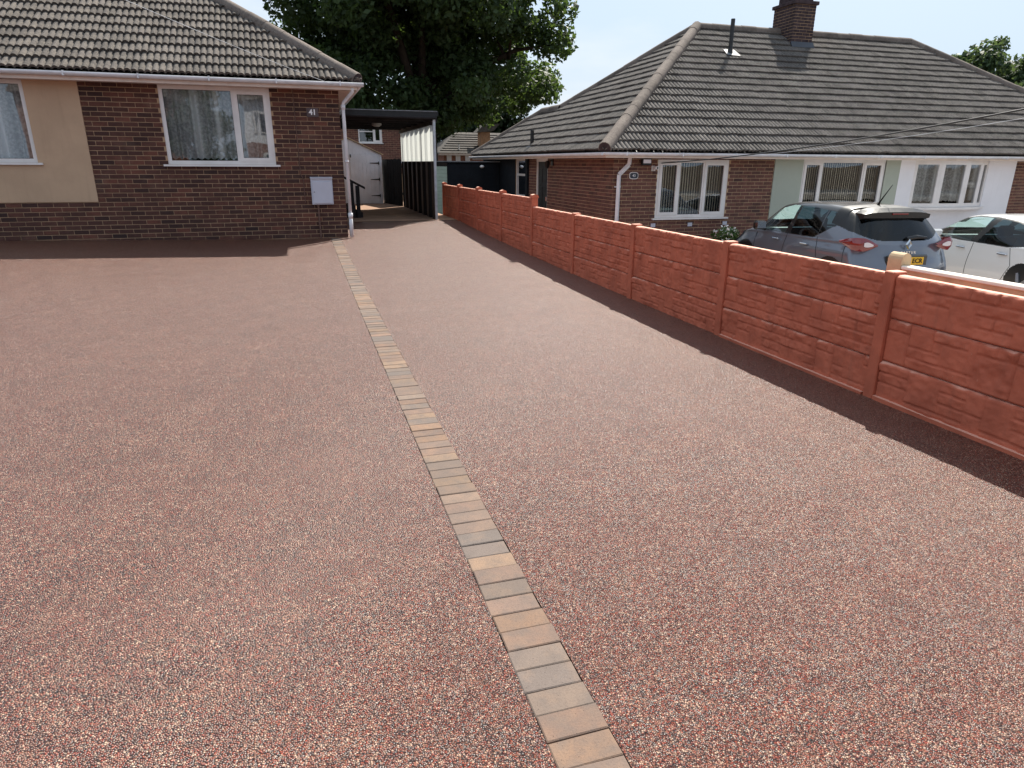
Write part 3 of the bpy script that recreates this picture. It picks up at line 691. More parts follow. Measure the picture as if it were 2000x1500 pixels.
# roof
PH = rad(33.5); ct, st_ = math.cos(PH), math.sin(PH)
ex, ey, ez = EX+.07, EO-.075, 2.795
t_top = 5.0
def slab(parent, pts, faces, name, mat='black_plastic'):
    mb = MB(); mb.add(pts, faces); return mb.build(name, M[mat], parent)
TP = math.tan(PH); zt = ez+t_top*TP
roofL = slab(LH, [(-11, ey+.02, ez-.012), (ex-.02, ey+.02, ez-.012), (ex-t_top, ey+t_top, zt-.012), (-11, ey+t_top, zt-.012), (ex-.02, 23, ez-.012), (ex-t_top, 23-t_top+.1, zt-.012), (-11, 23, ez-.012)], [(0, 1, 2, 3), (1, 4, 5, 2), (4, 6, 3, 5)], 'roof', 'black_plastic')
roof_tiles(roofL, 'roof_tile', (-7.0, ey, ez), (1, 0, 0), (0, ct, st_), (0, -st_, ct), [(0, 0), (ex+7.0, 0), (ex+7.0-t_top, t_top/ct), (0, t_top/ct)])
roof_tiles(roofL, 'roof_tile', (ex, ey, ez), (0, 1, 0), (-ct, 0, st_), (st_, 0, ct), [(0, 0), (9.9, 0), (9.9, t_top/ct), (t_top, t_top/ct)], limit=0)
ridge_tiles(roofL, (ex-.03, ey+.03, ez+.055), (ex-t_top, ey+t_top, zt+.055), 'hip_tile', r=.12)
# fittings on the left bungalow
mbx = thing('meter_box', 'white utility meter box with door on the dark brick wall', 'meter box', (.41, Y1, .7))
mb = MB(); mb.cbox(.222, .606, Y1-.075, Y1+.004, .704, 1.182, .008); mb.build('box', M['grey_plastic'], mbx)
mb = MB(); mb.cbox(.248, .592, Y1-.088, Y1-.074, .728, 1.115, .004); mb.build('door', M['grey_plastic'], mbx)
mb = MB(); mb.prism([(Y1-.10, 1.182), (Y1+.003, 1.196), (Y1+.003, 1.180), (Y1-.10, 1.168)], .216, .612, 'x'); mb.build('hood', M['grey_plastic'], mbx)
mb = MB(); mb.tube([(.272, Y1-.088, .93), (.272, Y1-.094, .93)], .009, 8); mb.build('lock', M['black_plastic'], mbx)
mb = MB(); mb.tube([(.325, Y1-.03, .705), (.325, Y1-.03, .45), (.33, Y1-.03, .09)], .016, 8); mb.tube([(.325, Y1-.03, .70), (.325, Y1-.03, .675)], .024, 8); mb.tube([(.327, Y1-.03, .40), (.327, Y1-.03, .37)], .022, 8); mb.build('supply_pipe', M['copper_pipe'], LH)
mb = MB(); mb.tube([(.05, Y1-.012, 2.66), (.055, Y1-.012, 1.9), (.06, Y1-.012, 1.25), (.10, Y1-.012, 1.15), (.10, Y1-.012, .74)], .007, 6); mb.build('conduit', M['copper_pipe'], LH)
hn = thing('house_number', 'white numerals 41 on a small grey plate on the brick wall', 'house number', (.36, Y1, 2.3))
mb = MB(); mb.cbox(.258, .462, Y1-.008, Y1+.006, 2.222, 2.376, .003); mb.build('plate', M['slate_blue'], hn); simple('plate_grey', (92, 78, 80), .6); bpy.data.objects  # plate tone
hn.children[0].data.materials[0] = M['plate_grey']
text_obj('numerals', '41', .125, 'letter_white', hn, Matrix.Translation((.36, Y1-.011, 2.298)) @ FACE, .003, bold=.004)

# ================================================================ right bungalow
XR, YR, RZ = 6.38, 13.4, -.90
RH = thing('hipped_bungalow', 'red brown brick bungalow with hipped grey roof and pale rendered panels behind the fence', 'house', (12, 18, RZ))
def mpR(u, d, z): return (u, YR+d, z)
def mpS(u, d, z): return (XR+d, u, z)
WR = [(7.428, 9.207, .322, 1.555), (11.175, 13.58, .30, 1.575), (14.46, 16.85, .47, 1.57)]
GRN = (10.396, 14.012, -1.2, 1.60); WHT = (14.012, 17.79, -1.2, 1.60)
DOOR = (17.44, 18.365, -.75, 1.585); SWIN = (19.30, 20.25, .50, 1.585)
mb = MB(); wall_cells(mb, XR+.006, 22.2, -1.2, 1.60, WR, lambda a, b, c, d: mb.box(a, b, YR+.006, YR+.26, c, d))
wall_cells(mb, YR+.27, 24.1, -1.2, 1.60, [DOOR, SWIN], lambda a, b, c, d: mb.box(XR+.006, XR+.26, a, b, c, d))
mb.box(XR+.27, 22.2, 21.9, 22.15, -1.2, 1.6)
wallR = mb.build('wall', M['mortar_light'], RH)
vents = [(7.404, .172), (8.329, .172), (9.232, .186)]
vh = [(u-.11, u+.11, z-.045, z+.045) for u, z in vents]
bl = brick_list(XR, 22.2, -.95, 1.595, .02, WR+[GRN, WHT], XR+.003)
items = [(Vector(((a+b)/2, YR, (c+d)/2)), 0, b-a, d-c) for a, b, c, d in bl if a < 11 or a > 17]
bl2 = brick_list(YR+.01, 19.12, -.95, 1.595, .02, [DOOR, SWIN], YR+BL/2)
near = [q_ for q_ in items if q_[0].z > .0 and q_[0].x < 11]; rest = [q_ for q_ in items if not (q_[0].z > .0 and q_[0].x < 11)]
lay_bricks(near, wallR, 'brick_red'); join_bricks(rest+[(Vector((XR, (a+b)/2, (c+d)/2)), -math.pi/2, b-a, d-c) for a, b, c, d in bl2], wallR, 'brick_red')
for u, z in vents:
    mb = MB(); mb.box(u-.055, u+.055, YR-.012, YR+.01, z-.04, z+.04); mb.build('air_brick', M['grey_plastic'], RH)
mb = MB(); wall_cells(mb, GRN[0], GRN[1], GRN[2], GRN[3], WR, lambda a, b, c, d: mb.box(a, b, YR-.014, YR+.02, c, d)); mb.build('render_panel', M['render_green'], RH)
mb = MB(); wall_cells(mb, WHT[0], WHT[1], WHT[2], WHT[3], WR, lambda a, b, c, d: mb.box(a, b, YR-.018, YR+.02, c, d)); mb.build('render_panel', M['render_white'], RH)
rw1 = window(RH, mpR, *WR[0], [(0, .31, 1), (.31, .652, 0), (.652, 1, 1)], fr=.07)
rw2 = window(RH, mpR, *WR[1], [(0, .235, 1), (.235, .735, 0), (.735, 1, 1)], fr=.07)
# shallow bow window: facets pushed out of the wall
mb = MB(); n = 4; us = [14.46, 15.13, 15.9, 16.48, 16.85]; ds = [0, -.20, -.26, -.16, 0]
bow = MB()
def bowbox(mb, a, b, da, db, t, z0, z1):
    mb.add([mpR(a, da, z0), mpR(b, db, z0), mpR(b, db+t, z0), mpR(a, da+t, z0), mpR(a, da, z1), mpR(b, db, z1), mpR(b, db+t, z1), mpR(a, da+t, z1)], [(3, 2, 1, 0), (4, 5, 6, 7), (0, 1, 5, 4), (2, 3, 7, 6), (3, 0, 4, 7), (1, 2, 6, 5)])
for k in range(4):
    a, b, da, db = us[k], us[k+1], ds[k], ds[k+1]
    lerp = lambda f: (a+(b-a)*f, da+(db-da)*f)
    f0 = .085/(b-a)
    bowbox(bow, a, b, da, db, .07, .47, .56); bowbox(bow, a, b, da, db, .07, 1.48, 1.57)
    (p, dp), (q_, dq) = lerp(0), lerp(f0); bowbox(bow, p, q_, dp-.002, dq-.002, .07, .56, 1.48)
    (p, dp), (q_, dq) = lerp(1-f0), lerp(1); bowbox(bow, p, q_, dp-.002, dq-.002, .07, .56, 1.48)
rw3 = bow.build('bow_window', M['upvc'], RH)
for k in range(4):
    a, b, da, db = us[k], us[k+1], ds[k], ds[k+1]; g = MB(); g.add([mpR(a+.085, da+(db-da)*.085/(b-a)+.03, .56), mpR(b-.085, db-(db-da)*.085/(b-a)+.03, .56), mpR(b-.085, db-(db-da)*.085/(b-a)+.03, 1.48), mpR(a+.085, da+(db-da)*.085/(b-a)+.03, 1.48)], [(0, 1, 2, 3)]); g.build('pane', M['window_glass'], rw3)
s_ = MB(); s_.add([mpR(14.36, .03, .41), mpR(14.36, -.03, .41), mpR(15.1, -.27, .41), mpR(15.92, -.33, .41), mpR(16.52, -.23, .41), mpR(16.95, -.03, .41), mpR(16.95, .03, .41)]+[mpR(14.36, .03, .466), mpR(14.36, -.03, .466), mpR(15.1, -.27, .466), mpR(15.92, -.33, .466), mpR(16.52, -.23, .466), mpR(16.95, -.03, .466), mpR(16.95, .03, .466)], [tuple(range(6, -1, -1)), tuple(range(7, 14))]+[(i, i+1, i+8, i+7) for i in range(6)]); s_.build('sill', M['upvc'], rw3)
net_curtain(mpR, 14.6, 16.75, .6, 1.5, 'pale net curtain inside the white bow window of the rendered wall')
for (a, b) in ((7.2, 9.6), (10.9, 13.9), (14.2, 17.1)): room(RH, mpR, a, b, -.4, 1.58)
def blind(u0, u1, z0, z1, pitch, label):
    t_ = thing('vertical_blind', label, 'blind', mpR((u0+u1)/2, .25, z0), 'vertical blinds')
    me = bpy.data.meshes.new('slat'); w = pitch*.52; h = z1-z0
    me.from_pydata([(-w/2, 0, 0), (0, .006, 0), (w/2, 0, 0), (-w/2, 0, h), (0, .006, h), (w/2, 0, h)], [], [(0, 1, 4, 3), (1, 2, 5, 4)]); me.materials.append(M['blind_fabric'])
    u = u0
    while u < u1:
        new_obj('slat', me, t_, mpR(u, .19, z0), (0, 0, rad(28)+RND.uniform(-.12, .12))); u += pitch
    mb = MB(); mb.box(u0, u1, YR+.17, YR+.21, z1, z1+.03); mb.build('headrail', M['upvc'], t_)
blind(7.5, 9.17, .40, 1.50, .062, 'beige vertical blind inside the three-light window next to the brick corner')
blind(11.25, 13.52, .38, 1.52, .062, 'beige vertical blind inside the window of the pale green rendered wall')
# side door and side window
mb = MB(); mb.box(XR+.02, XR+.08, 17.44, 17.50, -.75, 1.50); mb.box(XR+.02, XR+.08, 18.30, 18.365, -.75, 1.50); mb.box(XR+.012, XR+.08, 17.44, 18.365, 1.50, 1.585)
dr = mb.build('door_frame', M['upvc'], RH)
mb = MB(); mb.box(XR+.05, XR+.09, 17.50, 18.30, -.75, 1.50)
d_ = mb.build('door', M['black_paint'], RH)
for (a, b, c, d) in ((17.60, 17.86, .95, 1.32), (17.94, 18.20, .95, 1.32), (17.60, 17.86, .0, .85), (17.94, 18.20, .0, .85)):
    mb = MB(); mb.cbox(XR+.038, XR+.055, a, b, c, d, .007); mb.build('door_panel', M['black_paint'], d_)
mb = MB(); mb.cbox(XR+.0, XR+.05, 17.53, 17.56, .48, .60, .006); mb.build('handle', M['chrome'], d_)
window(RH, mpS, *SWIN, [(0, 1, 0)], fr=.06, name='window')
mb = MB(); mb.box(XR+.03, XR+.075, 19.34, 20.21, 1.10, 1.16); mb.build('transom', M['upvc'], RH)
mb = MB(); mb.box(XR-.06, XR+.004, 18.98, 19.16, -.9, 1.6); mb.build('black_trim', M['annex_paint'], RH)
mb = MB(); mb.box(XR-.008, XR+.004, 19.17, 24.1, -.9, .49); mb.box(XR-.008, XR+.004, 20.26, 24.1, .49, 1.6); mb.build('black_cladding', M['annex_paint'], RH)
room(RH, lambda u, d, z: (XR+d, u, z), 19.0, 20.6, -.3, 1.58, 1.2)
# eaves
ro = .33; FE, FS = YR-ro, XR-ro
mb = MB(); mb.box(FS, 22.6, FE-.018, FE, 1.572, 1.70); mb.box(FS-.018, FS, FE-.018, 24.3, 1.572, 1.70); mb.build('fascia', M['fascia_paint'], RH)
mb = MB(); mb.box(FS, 22.6, FE, YR+.01, 1.582, 1.592); mb.box(FS, XR+.005, YR+.011, 24.3, 1.582, 1.592); mb.build('soffit', M['fascia_paint'], RH)
mb = MB(); gutter(mb, (FS-.13, FE-.076, 1.675), (22.7, FE-.076, 1.675), (0, -1, 0), .052); gutter(mb, (FS-.076, FE-.02, 1.675), (FS-.076, 24.42, 1.675), (-1, 0, 0), .052); mb.build('gutter', M['gutter_plastic'], RH, smooth=True)
gx = FS+.4
while gx < 22:
    mb = MB(); mb.box(gx-.012, gx+.012, FE-.134, FE-.018, 1.612, 1.682); mb.build('gutter_bracket', M['gutter_plastic'], RH); gx += 1.3
mb = MB(); px = XR+.30
def rpipe(mb, pts, w=.034):                        # square section downpipe
    for a, b in zip(pts, pts[1:]): mb.tube([a, b], w*1.35, 4)
rpipe(mb, [(px, YR-.16, 1.62), (px, YR-.12, 1.44), (px-.19, YR-.06, 1.24), (px-.19, YR-.055, -.75)]); mb.build('downpipe', M['gutter_plastic'], RH)
mb = MB(); mb.box(px-.26, px-.12, YR-.03, YR, .98, 1.0); mb.build('pipe_clip', M['gutter_plastic'], RH)
# roof planes
PR = rad(34.6); c2, s2 = math.cos(PR), math.sin(PR); T2 = math.tan(PR)
xe, ye, ze = FS-.09, FE-.09, 1.70; tt = 4.72
xr1 = 18.0; xend = xr1+tt; ap = (xe+tt, ye+tt, ze+tt*T2); rr_ = (xr1, ye+tt, ze+tt*T2)
wy0, wr = 20.45, 1.95; wy1 = 22.2; wend = wy1+wr
k_ = .012
def zz(t): return ze+t*T2-k_
bx_ = xe+2*wr                                                    # far eave of the rear wing
pts = [(xe+.02, ye+.02, zz(0)), (xend, ye+.02, zz(0)), (rr_[0], rr_[1], zz(tt)), (ap[0], ap[1], zz(tt)), (xe+.02, wend-.02, zz(0)), (xe+wr, wy1, zz(wr)), (xe+wr, ap[1]+tt-wr, zz(wr)), (xend, ye+2*tt, zz(0)), (bx_, ye+2*tt, zz(0)), (bx_, wend, zz(0))]
roofR = slab(RH, pts, [(0, 1, 2, 3), (0, 3, 6, 5, 4), (1, 7, 2), (2, 7, 8, 6, 3), (6, 8, 9, 5), (5, 9, 4)], 'roof')
roof_tiles(roofR, 'roof_tile_dark', (xe, ye, ze), (1, 0, 0), (0, c2, s2), (0, -s2, c2), [(0, 0), (xend-xe, 0), (xr1-xe, tt/c2), (tt, tt/c2)])
yj = ap[1]+tt-wr
roof_tiles(roofR, 'roof_tile_dark', (xe, wend, ze), (0, -1, 0), (c2, 0, s2), (-s2, 0, c2), [(0, 0), (wend-ye, 0), (wend-ye-tt, tt/c2), (wend-yj, wr/c2), (wend-wy1, wr/c2)], limit=0)
ridge_tiles(roofR, (xe-.0, ye+.0, ze+.075), (ap[0], ap[1], ap[2]+.06), 'hip_tile', r=.135)
ridge_tiles(roofR, (ap[0], ap[1], ap[2]+.05), (rr_[0], rr_[1], rr_[2]+.05), 'ridge_tile', r=.12)
ridge_tiles(roofR, (xend-.02, ye+.02, ze+.06), (rr_[0], rr_[1], rr_[2]+.06), 'hip_tile', r=.12)
ridge_tiles(roofR, (xe+wr, yj, ze+wr*T2+.05), (ap[0], ap[1], ap[2]+.06), 'hip_tile', r=.12)
ridge_tiles(roofR, (xe+wr, wy1, ze+wr*T2+.05), (xe+wr, yj, ze+wr*T2+.05), 'ridge_tile', r=.12)
ridge_tiles(roofR, (xe+.03, wend-.03, ze+.05), (xe+wr, wy1, ze+wr*T2+.05), 'hip_tile', r=.12)
# chimney with courses, flange and pot
cx0, cx1, cy0, cy1 = 13.31, 13.99, 17.1, 18.0; cz0, cz1 = 4.0, 5.60
mb = MB(); mb.box(cx0+.006, cx1-.006, cy0+.006, cy1-.006, cz0, cz1); ch = mb.build('chimney', M['mortar'], roofR)
its = []
for a, b, c, d in brick_list(cx0, cx1, 4.3, cz1, 4.3, [], cx0): its.append((Vector(((a+b)/2, cy0, (c+d)/2)), 0, b-a, d-c))
for a, b, c, d in brick_list(cy0+.01, cy1, 4.3, cz1, 4.3, [], cy0+BL/2): its.append((Vector((cx0, (a+b)/2, (c+d)/2)), -math.pi/2, b-a, d-c))
V = []; Fq = []; rn = []
for p, rz, w, h in its:
    me = brick_mesh(w, h, 'brick_brown'); b = len(V); r = RND.random(); c, s_ = math.cos(rz), math.sin(rz)
    for v in me.vertices: V.append((p.x+c*v.co.x-s_*v.co.y, p.y+s_*v.co.x+c*v.co.y, p.z+v.co.z)); rn.append(r)
    for f in me.polygons: Fq.append([b+i for i in f.vertices])
me = mesh_np('chimney_bricks', V, Fq, M['chimney_brick']); stuff(new_obj('chimney_bricks', me, roofR))
mb = MB(); mb.cbox(cx0-.05, cx1+.05, cy0-.05, cy1+.05, cz1, cz1+.09, .012); mb.build('chimney_cap', M['chimney_brick'], roofR)
mb = MB(); mb.cbox(cx0+.06, cx1-.06, cy0+.06, cy1-.06, cz1+.085, cz1+.32, .03); mb.tube([(13.65, 17.6, cz1+.3), (13.65, 17.6, cz1+.75)], [.15, .12], 14); mb.build('chimney_pot', M['chimney_brick'], roofR)
mb = MB(); zf = ze+(cy0-ye)*T2; mb.prism([(cy0-.10, zf-.10*T2+.06), (cy0+.0, zf+.05), (cy0-.004, zf+.14), (cy0-.012, zf+.14)], cx0-.03, cx1+.03, 'x'); mb.build('flashing', M['slate_blue'], roofR)
# soil vents
def vent(x, y, h, sx=1):
    z = ze+(y-ye)*T2
    mb = MB(); mb.tube([(x, y, z-.05), (x, y, z+h)], .052, 12); mb.tube([(x, y, z-.02), (x, y, z+.16)], [.085, .06], 12); mb.build('vent_pipe', M['black_plastic'], roofR)
    mb = MB(); mb.add([(x-.15, y-.12, z-.12*T2+.095), (x+.24, y-.14, z-.14*T2+.095), (x+.18, y+.10, z+.10*T2+.10), (x-.14, y+.10, z+.10*T2+.10)], [(0, 1, 2, 3)]); mb.build('flashing', M['lead'], roofR)
vent(11.0, 16.5, .86)
x_, y_ = 6.28, 18.45; z_ = ze+(x_-xe)*T2
mb = MB(); mb.tube([(x_, y_, z_-.05), (x_, y_, z_+.40)], .052, 10); mb.build('vent_pipe', M['black_plastic'], roofR)
mb = MB(); mb.add([(x_-.26, y_-.16, z_-.26*T2+.05), (x_-.26, y_+.3, z_-.26*T2+.05), (x_+.05, y_+.16, z_+.05*T2+.05), (x_+.05, y_-.16, z_+.05*T2+.05)], [(0, 1, 2, 3)]); mb.build('flashing', M['lead'], roofR)
# fittings on the right bungalow
fl = thing('floodlight', 'black wall floodlight under the eaves near the number plaque', 'floodlight', (7.09, YR, 1.46))
mb = MB(); mb.cbox(6.98, 7.20, YR-.14, YR-.06, 1.43, 1.56, .012); mb.tube([(7.09, YR, 1.45), (7.09, YR-.09, 1.45)], .02, 8); mb.build('housing', M['black_plastic'], fl)
mb = MB(); mb.add([(7.0, YR-.143, 1.47), (7.18, YR-.143, 1.47), (7.18, YR-.141, 1.545), (7.0, YR-.141, 1.545)], [(0, 1, 2, 3)]); mb.build('lens', M['lamp_clear'], fl)
cc = thing('security_camera', 'small white security camera on the brick beside the three-light window', 'camera', (7.31, YR, 1.36))
mb = MB(); mb.cbox(7.27, 7.35, YR-.02, YR, 1.31, 1.42, .006); mb.tube([(7.31, YR-.01, 1.33), (7.30, YR-.10, 1.33)], .018, 8); mb.build('bracket', M['upvc'], cc)
mb = MB(); mb.cbox(7.275, 7.345, YR-.20, YR-.05, 1.345, 1.41, .012); mb.build('body', M['upvc'], cc)
mb = MB(); mb.tube([(7.31, YR-.202, 1.377), (7.31, YR-.199, 1.377)], .02, 10); mb.build('lens', M['black_plastic'], cc)
pq = thing('number_plaque', 'dark oval plaque with pale rim and number 43 on red brick wall', 'plaque', (6.86, YR, 1.22))
def oval(w, h, k): return [(6.86+w*math.copysign(abs(math.cos(a))**k, math.cos(a)), 1.218+h*math.copysign(abs(math.sin(a))**k, math.sin(a))) for a in np.linspace(0, 2*math.pi, 28, endpoint=False)]
mb = MB(); mb.prism(oval(.105, .072, .62), YR-.016, YR+.004, 'y'); mb.build('rim', M['upvc'], pq)
mb = MB(); mb.prism(oval(.092, .058, .62), YR-.021, YR-.014, 'y'); mb.build('face', M['slate_blue'], pq)
text_obj('numerals', '43', .075, 'letter_white', pq, Matrix.Translation((6.86, YR-.023, 1.216)) @ FACE, .002)
ln = thing('wall_lantern', 'black wall lantern under the eaves beside the black side door', 'lantern', (XR, 17.05, 1.45))
mb = MB(); mb.box(XR-.03, XR, 16.98, 17.12, 1.40, 1.56); mb.tube([(XR-.02, 17.05, 1.52), (XR-.14, 17.05, 1.52)], .014, 8); mb.build('bracket', M['black_plastic'], ln)
mb = MB(); mb.tube([(XR-.15, 17.05, 1.52), (XR-.15, 17.05, 1.49), (XR-.15, 17.05, 1.36), (XR-.15, 17.05, 1.33)], [.03, .075, .05, .02], 6); mb.build('lamp_housing', M['black_plastic'], ln)
# dark annex behind
AN = thing('dark_annex', 'black painted flat-roofed outbuilding with white light behind the fence', 'outbuilding', (5.3, 23.5, RZ))
mb = MB(); mb.box(4.62, 6.36, 22.0, 26.5, -.95, 1.46); mb.build('wall', M['annex_paint'], AN)
for k in range(13):
    z = -.2+k*.125
    mb = MB(); mb.box(4.62, 6.36, 21.985, 22.0-.001, z, z+.117); mb.build('board', M['annex_paint'], AN)
mb = MB(); mb.box(4.2, 6.37, 21.93, 26.6, 1.462, 1.51); mb.build('roof', M['annex_paint'], AN)
mb = MB(); mb.box(4.2, 6.37, 21.915, 21.929, 1.485, 1.516); mb.build('edge_trim', M['lead'], AN)
GP = thing('green_door', 'pale green boarded panel at the end of the black outbuilding', 'door', (4.4, 22, RZ))
for k in range(15):
    z = -.3+k*.11
    mb = MB(); mb.cbox(4.26, 4.61, 21.99, 22.03, z, z+.107, .006); mb.build('board', M['pale_green_paint'], GP)
mb = MB(); mb.box(4.22, 4.255, 21.98, 22.04, -.3, 1.35); mb.build('frame', M['timber'], GP)
bl_ = thing('bulkhead_light', 'round white bulkhead lamp on the black outbuilding', 'lamp', (5.753, 22, 1.35))
mb = MB(); mb.tube([(5.753, 21.98, 1.353), (5.753, 21.90, 1.353)], .045, 12); mb.build('base', M['upvc'], bl_)
mb = MB()
for k in range(5): 
    pass
mb.tube([(5.753, 21.91, 1.30), (5.753, 21.91, 1.34), (5.753, 21.91, 1.375), (5.753, 21.91, 1.395)], [.03, .075, .06, .015], 14); mb.build('dome', M['upvc'], bl_, smooth=True)
# ================================================================ carport and what stands in it
CPX, CY0, CY1_ = 3.07, 16.1, 21.3
CP = thing('carport', 'flat dark-roofed carport with white corrugated sheeting above black sheeting', 'carport', (2, 18, .17))
mb = MB(); mb.box(X1+.30, CPX+.13, CY0-.02, CY1_+.15, 2.475, 2.555); mb.build('roof', M['black_paint'], CP)
mb = MB(); mb.box(X1+.30, CPX+.09, CY0-.06, CY0-.024, 2.44, 2.56); mb.build('fascia_board', M['black_paint'], CP)
mb = MB(); mb.box(X1+.30, CPX+.10, CY0-.075, CY0-.062, 2.552, 2.572); mb.build('edge_trim', M['lead'], CP)
mb = MB(); mb.tube([(X1+.31, CY0-.05, 2.435), (CPX+.07, CY0-.05, 2.42)], .03, 10); mb.build('gutter_pipe', M['dark_timber'], CP)
for k in range(6):
    yy = CY0+.25+k*.95; mb = MB(); mb.box(X1+.3, CPX+.0, yy, yy+.05, 2.37, 2.472); mb.build('joist', M['dark_timber'], CP)
mb = MB(); mb.box(CPX-.05, CPX-.004, CY0+.06, CY1_, 2.28, 2.37); mb.build('side_beam', M['dark_timber'], CP)
mb = MB(); mb.box(CPX+.072, CPX+.11, CY0+.04, CY1_+.1, 2.34, 2.474); mb.build('side_board', M['dark_timber'], CP)
def corr(y0, y1, z0, z1, zb0=None):
    mb = MB(); pts = []; y = y0; pit = .75
    while y < y1:
        for f, d in ((0, 0), (.44, 0), (.50, .07), (.90, .07), (.96, 0)): pts.append((min(y+f*pit*1.0, y1), d))
        y += pit
    pts.append((y1, 0)); n = len(pts)
    vs = [(CPX+d, yy, zb0(yy) if zb0 else z0) for yy, d in pts]+[(CPX+d, yy, z1) for yy, d in pts]
    mb.add(vs, [(i, i+1, n+i+1, n+i) for i in range(n-1)]); return mb
mb = corr(CY0+.05, CY1_, 1.49, 2.37); mb.build('translucent_sheet', M['sheet'], CP)
def paint_black_sheet():
    q = Mat('sheet_black', .55, .4)
    n1 = q.noise(2.0, 4, .6, stretch=(1, 14, .5)); c = q.ramp(n1, [(.60, srgb(22, 21, 22)), (.78, srgb(70, 66, 62))]); q.col(c); M['sheet_black'] = q.m
paint_black_sheet()
mb = corr(CY0+.05, CY1_, .2, 1.488, lambda yy: gz(yy)-.01); mb.build('lower_sheet', M['sheet_black'], CP)
mb = MB()
mb.cbox(CPX-.005, CPX+.055, CY0-.03, CY0+.03, gz(CY0)-.03, 2.45, .006); mb.build('post', M['galvanised'], CP)
for yy in (17.85, 19.6, 21.3):
    mb = MB(); mb.cbox(CPX+.05, CPX+.11, yy-.03, yy+.03, gz(yy)-.03, 2.36, .006); mb.build('post', M['dark_timber'], CP)
for k, (yy) in enumerate(np.arange(16.86, 21.2, .76)):             # pale battens that hold the lower sheet
    mb = MB(); mb.box(CPX-.016, CPX-.001, yy-.010, yy+.010, gz(yy)+.02, 1.485); mb.build('batten', M['bark'], CP)
lamp = thing('ceiling_lamp', 'pale round lamp fixed under the carport roof', 'lamp', (1.98, 17.75, 2.37))
mb = MB(); mb.tube([(1.98, 17.75, 2.372), (1.98, 17.75, 2.33), (1.98, 17.75, 2.29)], [.12, .12, .06], 14); mb.build('shade', M['white_cloth'], lamp)
# white shed
YS = 23.0; SH = thing('white_shed', 'white painted timber shed with gable roof and black strap hinges', 'shed', (1.6, 24, gz(23)))
SK = 23.0/19.9; sx0, sx1, srg, sze, szr = .60, 2.305*SK, 1.385*SK, EYE+(1.667-EYE)*SK, EYE+(2.085-EYE)*SK; zb = gz(23)-.02; dx0, dx1 = 1.43*SK, 2.203*SK; dzt = sze+.004
mb = MB(); mb.prism([(sx0, zb), (sx1, zb), (sx1, sze), (srg, szr), (sx0, sze)], YS+.022, 25.2, 'y'); mb.build('body', M['white_paint'], SH)
x = sx0; k = 0
while x < sx1-.01:
    w = min(.105, sx1-x); zt_ = lambda xx: sze+(szr-sze)*(1-abs(xx-srg)/(sx1-srg if xx > srg else srg-sx0))
    if x+w <= dx0 or x >= dx1-.06:
        mb = MB(); mb.prism([(x+.002, zb), (x+w-.002, zb), (x+w-.002, zt_(x+w)), (x+.002, zt_(x))], YS, YS+.02, 'y'); mb.build('board', M['white_paint'], SH)
    else:
        mb = MB(); mb.prism([(x+.002, dzt+.008), (x+w-.002, dzt+.008), (x+w-.002, zt_(x+w)), (x+.002, zt_(x))], YS, YS+.02, 'y'); mb.build('board', M['white_paint'], SH)
    x += w
dd = MB(); dd.box(dx0, dx1, YS-.012, YS-.001, zb+.03, dzt); door = dd.build('door', M['white_paint'], SH)
for k in range(7):
    a = dx0+.002+k*(dx1-dx0)/7; mb = MB(); mb.cbox(a+.001, a+(dx1-dx0)/7-.003, YS-.024, YS-.0125, zb+.032, dzt-.002, .004); mb.build('board', M['white_paint'], door)
for z in (1.435, .93, .42):
    mb = MB(); mb.prism([(dx1+.03, z-.024), (dx1+.03, z+.024), (dx1-.27, z+.007), (dx1-.27, z-.007)], YS-.034, YS-.025, 'y')
    mb.box(dx1+.002, dx1+.028, YS-.038, YS-.022, z-.05, z+.05); mb.build('strap_hinge', M['black_plastic'], SH)
mb = MB(); mb.box(dx0+.01, dx0+.045, YS-.034, YS-.025, dzt-.10, dzt-.01); mb.build('latch', M['black_plastic'], SH)
mb = MB(); mb.prism([(sx0-.08, sze-.03), (srg, szr+.015), (sx1+.06, sze-.015), (sx1+.06, sze+.008), (srg, szr+.04), (sx0-.08, sze-.005)], YS-.06, 25.25, 'y'); mb.build('roof', M['timber'], SH)
# dark board fence behind the carport
DF = thing('board_fence', 'black vertical board fence between the white shed and the carport sheeting', 'fence', (2.9, 22.4, gz(22)))
fa, fb = Vector((2.70, 23.3, 0)), Vector((3.06, 21.44, 0)); fdir = (fb-fa).normalized(); nb = 18; fang = math.atan2(fdir.y, fdir.x)
mb = MB(); mb.box(0, .100, 0, .02, gz(22)-.02, 1.56); bo = mb.build('board', M['fence_black']); bmesh_ = bo.data; bpy.data.objects.remove(bo)
for k in range(nb):
    o = new_obj('board', bmesh_, DF, fa+fdir*(k*.105)+Vector((RND.uniform(-.004, .004), 0, RND.uniform(-.015, .01))), (0, 0, fang))
for z in (.5, 1.3):
    mb = MB(); mb.box(0, 1.9, .021, .06, z, z+.07); mb.build('rail', M['black_paint'], DF, loc=fa, rot=(0, 0, fang))
